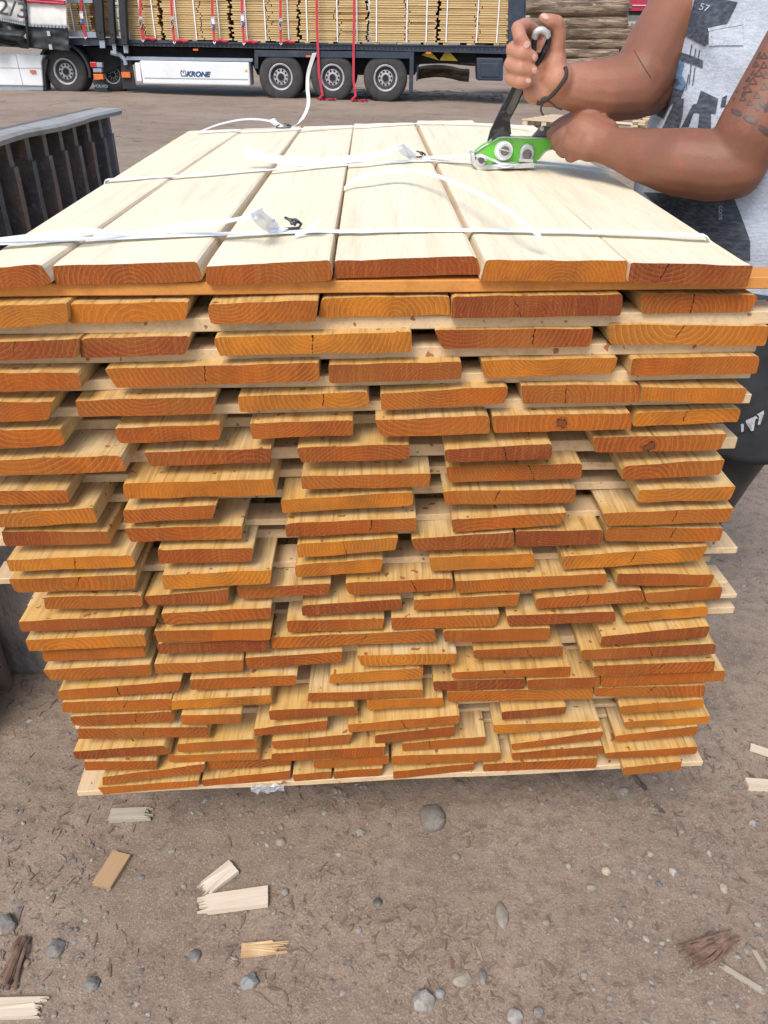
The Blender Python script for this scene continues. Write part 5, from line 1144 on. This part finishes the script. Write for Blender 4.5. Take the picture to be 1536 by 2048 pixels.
for (x, y) in ((1515, 214), (1524, 206), (1532, 216), (1540, 205)): tat.append([(x, y-9), (x+5, y-4), (x+4, y+6), (x-2, y+9), (x-5, y)])
decal('tattoo', tat, BODY, .0007, MTAT, man, 2)
mb = MB(); mb.ball((.632, 1.537, 1.632), .098, 22, 14, (1.05, .93, 1.0)); hm = mb.mesh('hair')
bm = bmesh.new(); bm.from_mesh(hm); bmesh.ops.delete(bm, geom=[v for v in bm.verts if v.co.z < 1.60 or (v.co.x < .56 and v.co.z < 1.68)], context='VERTS'); bm.to_mesh(hm); bm.free()
o_ = link('hair', hm, simple('dark_hair', (.012, .009, .008), (.03, .022, .018), ns=120, rough=.7), man, smooth=True); s = o_.modifiers.new('s', 'SOLIDIFY'); s.thickness = .008
for s in (-1, 1):
    mb = MB(); mb.ball((.540, 1.535-.0+s*.032, 1.603), .010, 10, 8, (.6, 1.3, .7)); mb.build('eye', MWPL, man, smooth=True)
# ------------------------------------------------------------------ things lying on the ground in front
def gpt(x, y): return ground_pt(x, y)
MCHIP = plank_face('splintered_lath', stain=False, pale=(.64, .54, .42), yel=(.58, .46, .31), dark=(.36, .25, .16), spots=False)
MCHIPO = plank_face('orange_offcut', stain=False, pale=(.42, .27, .15), yel=(.40, .235, .11), dark=(.22, .11, .05), spots=False)
MCHIPD = plank_face('weathered_offcut', stain=False, pale=(.40, .35, .28), yel=(.36, .30, .22), dark=(.20, .16, .12), spots=False)
def splinter(a, b, wpx, th, label, mat, jag=(0, 0), seed=0, name='wood_offcut', lift=.0):
    A, B2 = gpt(*a), gpt(*b); r_ = random.Random(seed); d = Vector((B2.x-A.x, B2.y-A.y, 0)); L = d.length; d.normalize(); n_ = Vector((-d.y, d.x, 0))
    mx = (a[0]+b[0])/2; my = (a[1]+b[1])/2; wv = wpx/ppm(mx, my, gpt(mx, my).y)/2
    z0 = min(gz(A.x, A.y), gz(B2.x, B2.y))+lift; q = 22; mb = MB()
    top = []; n1 = []; n2 = []
    for j in range(q+1):
        s = -wv+2*wv*j/q
        ja = (r_.random()**2.4*jag[0]+.25*jag[0]*noise.noise(Vector((j*.4, seed, 0)))) if jag[0] else .001*r_.random()
        jb = (r_.random()**2.4*jag[1]+.25*jag[1]*noise.noise(Vector((j*.4, seed, 5)))) if jag[1] else .001*r_.random()
        n1.append((s, -ja)); n2.append((s, L+jb))
    out = [(s, t) for s, t in n1]+[(s, t) for s, t in n2[::-1]]
    zf = lambda s, t: z0+.002+(gz(B2.x, B2.y)-gz(A.x, A.y))*.5*t/L
    lo = [A*1.0 for _ in out]; P = []
    for s, t in out: p = Vector((A.x, A.y, 0))+n_*s+d*t; P.append(Vector((p.x, p.y, zf(s, t))))
    mb.prism(P, [p+Vector((0, 0, th*(1 if -.001 < (p-Vector((A.x, A.y, 0))).dot(d) < L+.001 else .7))) for p in P])
    c = (A+B2)/2; o = link(name, mb.mesh(name), mat, None, (c.x, c.y, z0))
    ang = math.atan2(d.y, d.x)-math.pi/2; o.data.transform(Matrix.Rotation(-ang, 4, 'Z')); o.rotation_euler.z = ang
    lab(o, label, 'wood offcut', 'wood offcuts on the ground'); return o
splinter((222, 1636), (292, 1632), 27, .010, 'weathered grey offcut with a splintered right end just below the stack', MCHIPD, (0, .018), 1)
splinter((205, 1775), (245, 1712), 40, .009, 'orange brown lath offcut with clean ends lying at a slant', MCHIPO, (0, 0), 2)
splinter((416, 1778), (468, 1738), 34, .009, 'short pale offcut with a jagged lower left end', MCHIP, (.016, 0), 3)
splinter((420, 1812), (536, 1796), 40, .010, 'pale lath offcut with a long splintered left end', MCHIP, (.028, .0), 4)
splinter((484, 1905), (545, 1898), 26, .006, 'pointed pale yellow wood splinter below the two jagged offcuts', simple('yellow_splinter', (.62, .46, .25), (.45, .28, .13), (1, 1, 1), 20, .7), (0, .03), 5)
splinter((-30, 2022), (70, 2018), 38, .010, 'pale offcut with a torn end at the lower left corner', MCHIP, (0, .02), 6)
splinter((1492, 1571), (1560, 1577), 24, .010, 'pale offcut at the right edge, level with the stack bottom', MCHIP, (0, 0), 7)
splinter((1500, 1497), (1560, 1517), 16, .007, 'small pale offcut at the right edge above the other one', MCHIP, (0, 0), 8)
splinter((1448, 1938), (1520, 1982), 10, .006, 'long thin grey splinter below the shredded bark', MCHIPD, (.01, .01), 9)
splinter((1508, 1905), (1528, 1940), 10, .004, 'short thin grey splinter near the right edge', MCHIPD, (.01, .01), 10)
MSHR = simple('shredded_bark', (.22, .135, .095), (.12, .07, .05), (1, 1, 1), 60, .9, .6, .004)
def shreds(a, b, nst, spread, seed, label, rad=.0028, mat=MSHR):
    A, B2 = gpt(*a), gpt(*b); r_ = random.Random(seed); mb = MB()
    d = B2-A; n_ = Vector((-d.y, d.x, 0)).normalized()
    for j in range(nst):
        s = r_.uniform(-1, 1)*spread; t0 = r_.uniform(-.05, .25); t1 = r_.uniform(.7, 1.12); P = []
        for t in (t0, t0+(t1-t0)*.35, t0+(t1-t0)*.7, t1):
            p = A+d*t+n_*(s*(1.1-.6*t)+r_.uniform(-.2, .2)*spread); P.append(Vector((p.x, p.y, gz(p.x, p.y)+.003+r_.random()*.010)))
        mb.tube(dense(P, 3), [rad*r_.uniform(.4, 1.3)]*10, 5, flat=.5)
    o = mb.build('bark_shred', mat); lab(o, label, 'bark', 'pieces of bark on the ground'); return o
shreds((1375, 1925), (1460, 1880), 34, .022, 1, 'reddish frayed bundle of shredded bark at the lower right')
shreds((12, 1985), (50, 1880), 12, .012, 2, 'long brown strip of split bark at the lower left', .0045, simple('brown_bark', (.20, .12, .08), (.12, .075, .05), ns=40, rough=.9))
shreds((1265, 1555), (1290, 1583), 5, .004, 3, 'small dark twigs just below the right end of the stack', .003, simple('dark_twig', (.09, .06, .045), (.06, .04, .03)))
shreds((1310, 1615), (1328, 1632), 4, .003, 4, 'short dark twig pair below the right end of the stack', .0022, simple('dark_twig', (.10, .07, .05), (.06, .04, .03)))
def stone(x, y, rx, ry, label, c1, c2, seed, sharp=0, sink=.42, hz=.7):
    g = gpt(x, y); pm = ppm(x, y, g.y); a = rx/pm; b = ry/pm*1.12; h = min(a, b)*hz
    bm = bmesh.new(); bmesh.ops.create_icosphere(bm, subdivisions=4 if not sharp else 3, radius=1)
    if sharp:
        r_ = random.Random(seed); pl = [Vector((r_.uniform(-1, 1), r_.uniform(-1, 1), r_.uniform(-.3, 1))).normalized() for _ in range(11)]
        for v in bm.verts:
            for n_ in pl:
                dd = v.co.dot(n_)-.78
                if dd > 0: v.co -= n_*dd
    for v in bm.verts:
        q = v.co.normalized(); v.co *= 1+.13*noise.noise(q*1.3+Vector((seed*3.1, 0, 0)))+.05*noise.noise(q*4+Vector((seed, 0, 0)))+(.02*noise.noise(q*12+Vector((seed, 0, 0))))
        v.co = Vector((v.co.x*a, v.co.y*b, v.co.z*h))
    me = bpy.data.meshes.new('stone'); bm.to_mesh(me); bm.free()
    o = link('stone', me, simple('stone_%d' % seed, (c1[0]*.80, c1[1]*.76, c1[2]*.70), (c2[0]*.76, c2[1]*.71, c2[2]*.65), (1, 1, 1), 55, .75, .5, .004, c3=(.26, .205, .16), ns3=40), smooth=not sharp); o.location = (g.x, g.y, g.z+h*(1-2*sink)+.001)
    lab(o, label, 'stone', 'stones on the ground'); return o
G1, G2 = (.27, .26, .25), (.18, .17, .165)
B1_, B2_ = (.235, .235, .235), (.15, .15, .15)
stone(865, 1638, 26, 26, 'large round grey stone half buried below the middle of the stack', (.24, .225, .205), (.17, .155, .14), 1)
stone(8, 1852, 27, 23, 'blue grey angular stone at the left edge', B1_, B2_, 2, 1)
stone(112, 1897, 19, 19, 'angular blue grey stone near the left strip of bark', B1_, B2_, 3, 1)
stone(184, 1971, 18, 14, 'flat blue grey stone above the lower left offcut', B1_, B2_, 4, 1)
stone(500, 1966, 19, 17, 'pale blue grey angular stone below the yellow splinter', (.33, .36, .38), (.22, .24, .26), 5, 1)
stone(848, 2003, 23, 23, 'large pale grey angular stone near the bottom edge', (.40, .40, .38), (.26, .25, .24), 6, 1)
stone(1028, 2037, 18, 16, 'pale stone cut by the bottom edge of the photo', (.44, .44, .42), (.3, .3, .28), 7, 1)
stone(1076, 2027, 12, 11, 'grey stone beside a pale one at the bottom edge', G1, G2, 8, 1)
stone(1003, 1831, 12, 24, 'long smooth greyish oval stone standing out of the dirt', (.34, .32, .27), (.26, .24, .20), 9)
stone(1212, 1744, 9, 9, 'small creamy white rounded pebble', (.60, .54, .42), (.50, .44, .33), 10)
stone(1345, 1745, 8, 9, 'small white angular pebble right of the creamy one', (.62, .62, .62), (.45, .45, .45), 11, 1)
stone(1183, 1776, 10, 6, 'small flat grey pebble below the creamy one', (.36, .34, .31), (.26, .24, .22), 12)
stone(1137, 1733, 6, 6, 'tiny pale grey pebble left of the creamy one', (.42, .42, .40), (.3, .3, .3), 13)
stone(1418, 1708, 5, 8, 'small white speck of stone toward the right', (.5, .5, .5), (.38, .38, .38), 14, 1)
stone(1447, 1778, 8, 10, 'small pale yellow pebble near the right side', (.5, .46, .36), (.4, .36, .28), 15)
stone(1505, 1648, 8, 8, 'pale grey pebble near the right edge', (.45, .44, .43), (.3, .3, .3), 16, 1)
stone(925, 1958, 22, 16, 'crumbly whitish lump of rubble near the bottom', (.42, .39, .33), (.28, .25, .21), 17, 1, .5, .5)
stone(965, 1955, 10, 14, 'grey stone right of the crumbly whitish lump', G1, G2, 18, 1)
stone(880, 1989, 10, 8, 'small bluish pebble right of the large pale stone', (.36, .38, .40), (.26, .28, .30), 19)
stone(722, 1666, 11, 8, 'flat pale grey pebble below the middle of the stack', (.32, .31, .29), (.24, .23, .21), 20, 1)
stone(562, 1686, 10, 8, 'pale pebble stuck in the dirt under the left half of the stack', (.38, .34, .29), (.28, .25, .21), 21)
stone(755, 1806, 9, 8, 'dark green grey pebble in a hollow', (.11, .12, .11), (.08, .085, .08), 22)
stone(53, 1928, 8, 8, 'small tan round pebble beside the strip of bark', (.36, .27, .17), (.28, .2, .13), 23)
stone(912, 1597+117, 9, 7, 'pale brown pebble right of the round grey stone', (.3, .27, .23), (.22, .2, .17), 24)
stone(1247, 1582, 12, 8, 'grey blue stone just below the right half of the stack', (.25, .25, .25), (.18, .18, .18), 25, 1)
stone(920, 1565+5, 8, 8, 'small grey stone in the shadow below the stack', (.25, .22, .19), (.19, .17, .14), 26)
stone(1092, 1846, 8, 6, 'small beige pebble in the middle right of the dirt', (.36, .32, .27), (.26, .23, .19), 27)
stone(1260, 1848, 8, 8, 'small pale triangular pebble right of the long oval stone', (.38, .35, .31), (.28, .26, .23), 28, 1)
stone(1168, 1952, 8, 8, 'greyish pebble left of the shredded bark', (.36, .34, .31), (.26, .24, .22), 29, 1)
stone(390, 1912, 12, 12, 'dull bluish stone nearly buried in the dirt', (.20, .21, .20), (.15, .155, .15), 30, 0, .62)
stone(570, 1640+145, 8, 7, 'small lilac grey pebble right of the splintered lath', (.32, .30, .31), (.24, .22, .23), 31)
stone(1300, 1370+385, 5, 5, 'tiny pebble between the creamy and the white one', (.4, .38, .34), (.3, .28, .25), 32)
# crumpled clear film under the bottom plank
mb = MB(); p = PF(535, 1573, .004); nu = 10; vs = []
for i in range(nu+1):
    for j in range(5):
        q = p+FE*((i/nu-.5)*.055)+Vector((0, 0, (j/4-.5)*.018)); vs.append(q+FN*(.004+.006*noise.noise(q*160))+Vector((0, 0, .004*noise.noise(q*120))))
mb.add(vs, [(i*5+j, i*5+j+1, (i+1)*5+j+1, (i+1)*5+j) for i in range(nu) for j in range(4)])
m, nt_, bs_ = newmat('clear_film'); bs_.inputs['Base Color'].default_value = (.55, .58, .62, 1); bs_.inputs['Roughness'].default_value = .2; bs_.inputs['Alpha'].default_value = .45
ob = mb.build('plastic_film', m); lab(ob, 'crumpled scrap of clear plastic film on the bottom plank', 'plastic film')

# ------------------------------------------------------------------ uncountable litter: wood debris and gravel
def scatter(name, n, mats, kind, seed, region, size, label, cat):
    r_ = random.Random(seed); V = []; Fc = []; MI = []
    tmpl = None
    if kind == 'peb':
        bm = bmesh.new(); bmesh.ops.create_icosphere(bm, subdivisions=1, radius=1); tv = [v.co.copy() for v in bm.verts]; tf = [[v.index for v in f.verts] for f in bm.faces]; bm.free()
    c = 0
    while c < n:
        x, y = region(r_)
        if kind == 'chip':
            dn = noise.noise(Vector((x*2.2, y*2.2, 4)))+.5*noise.noise(Vector((x*6, y*6, 8)))
            if y < 1.4:
                for (hx, hy, hs, hw) in HOT: dn += hw*math.exp(-((x-hx)**2+(y-hy)**2)/hs**2)
            if r_.random() > .16+.7*dn: continue
        else:
            dn = noise.noise(Vector((x*3, y*3, 14)))
            if r_.random() > .5+1.2*dn: continue
        c += 1; z = gz(x, y); s = size(r_, y); a = r_.uniform(0, math.pi); b = len(V)
        ca, sa = math.cos(a), math.sin(a); mi = r_.randrange(len(mats))
        if kind == 'chip':
            L_, W_, H_ = s*r_.uniform(.6, 1.6), s*r_.uniform(.08, .34), s*r_.uniform(.03, .10); tl = r_.uniform(-.25, .25); bend = r_.uniform(-.12, .12)*L_; tp = r_.uniform(.1, .9)
            for t, wv in ((-1, tp), (0, 1), (1, r_.uniform(.1, .9))):
                for sgn in (-1, 1):
                    lx, ly = L_*t, W_*wv*sgn+(bend if t == 0 else 0); px, py = x+lx*ca-ly*sa, y+lx*sa+ly*ca; pz = z+lx*tl*.4+.0012
                    V.append((px, py, pz)); V.append((px, py, pz+H_+.0007))
            # order: t*4 + sgn*2 + top
            q = lambda t, s_, k: b+t*4+s_*2+k
            for t in (0, 1): Fc += [(q(t, 0, 1), q(t+1, 0, 1), q(t+1, 1, 1), q(t, 1, 1)), (q(t, 0, 0), q(t+1, 0, 0), q(t+1, 0, 1), q(t, 0, 1)), (q(t, 1, 1), q(t+1, 1, 1), q(t+1, 1, 0), q(t, 1, 0))]; MI += [mi]*3
            Fc += [(q(0, 0, 0), q(0, 0, 1), q(0, 1, 1), q(0, 1, 0)), (q(2, 0, 1), q(2, 0, 0), q(2, 1, 0), q(2, 1, 1))]; MI += [mi]*2
        else:
            sx, sy, sz = s*r_.uniform(.7, 1.3), s*r_.uniform(.6, 1.1), s*r_.uniform(.35, .7)
            for v in tv:
                k = 1+r_.uniform(-.16, .16); lx, ly = v.x*sx*k, v.y*sy*k; V.append((x+lx*ca-ly*sa, y+lx*sa+ly*ca, z+v.z*sz*k+sz*.15))
            Fc += [tuple(b+i for i in f) for f in tf]; MI += [mi]*len(tf)
    me = bpy.data.meshes.new(name); me.from_pydata(V, [], Fc); me.polygons.foreach_set('material_index', MI); me.update()
    o = link(name, me, mats); lab(o, label, cat, kind='stuff'); return o
HOT = []
for hx, hy, hs, hw in ((1080, 1500, .10, 1), (1220, 1540, .09, 1), (900, 1870, .07, 1.2), (870, 1940, .08, 1.2), (590, 1960, .06, 1), (640, 1800, .05, .9), (920, 1640, .06, 1), (1450, 1560, .12, 1), (240, 1900, .05, .8), (700, 1720, .06, .5), (420, 1850, .06, .6), (1000, 1560, .1, .6)):
    g = gpt(hx, hy); HOT.append((g.x, g.y, hs, hw))
def near_r(r_):
    while True:
        y = .35+2.6*r_.random()**1.4; x = r_.uniform(-1, 1)*(.45+.62*y)
        return x, y
def mid_r(r_): y = 2.6+16*r_.random()**1.6; return r_.uniform(-1, 1)*(.5+.62*y), y
cm = [simple('litter_%d' % i, c, tuple(x*.75 for x in c), rough=.85) for i, c in enumerate([(.20, .145, .105), (.27, .20, .145), (.16, .11, .078), (.31, .235, .165), (.20, .15, .11), (.24, .175, .13), (.185, .13, .09)])]
pm_ = [simple('gravel_%d' % i, c, tuple(x*.75 for x in c), rough=.8) for i, c in enumerate([(.22, .19, .165), (.27, .235, .20), (.17, .15, .135), (.24, .19, .145), (.33, .30, .265), (.20, .165, .13), (.23, .19, .15)])]
scatter('wood_litter', 9500, cm, 'chip', 1, near_r, lambda r_, y: .0020+.0085*r_.random()**4, 'scattered bark shreds and wood chips trodden into the dirt', 'wood litter')
scatter('gravel', 11000, pm_, 'peb', 2, near_r, lambda r_, y: .0010+.0062*r_.random()**4, 'small gravel scattered over the dirt', 'gravel')
scatter('wood_litter', 3500, cm, 'chip', 3, mid_r, lambda r_, y: (.008+.05*r_.random()**3)*(1 if y > 6 else .6), 'bark strips and branches scattered over the yard as far as the truck', 'wood litter')
def under_r(r_): return r_.uniform(-1, 9), r_.uniform(21.5, 26)
scatter('wood_litter', 1200, cm, 'chip', 4, under_r, lambda r_, y: .03+.12*r_.random()**2, 'broken bark lying thick under the trailer tail by the logs', 'wood litter')
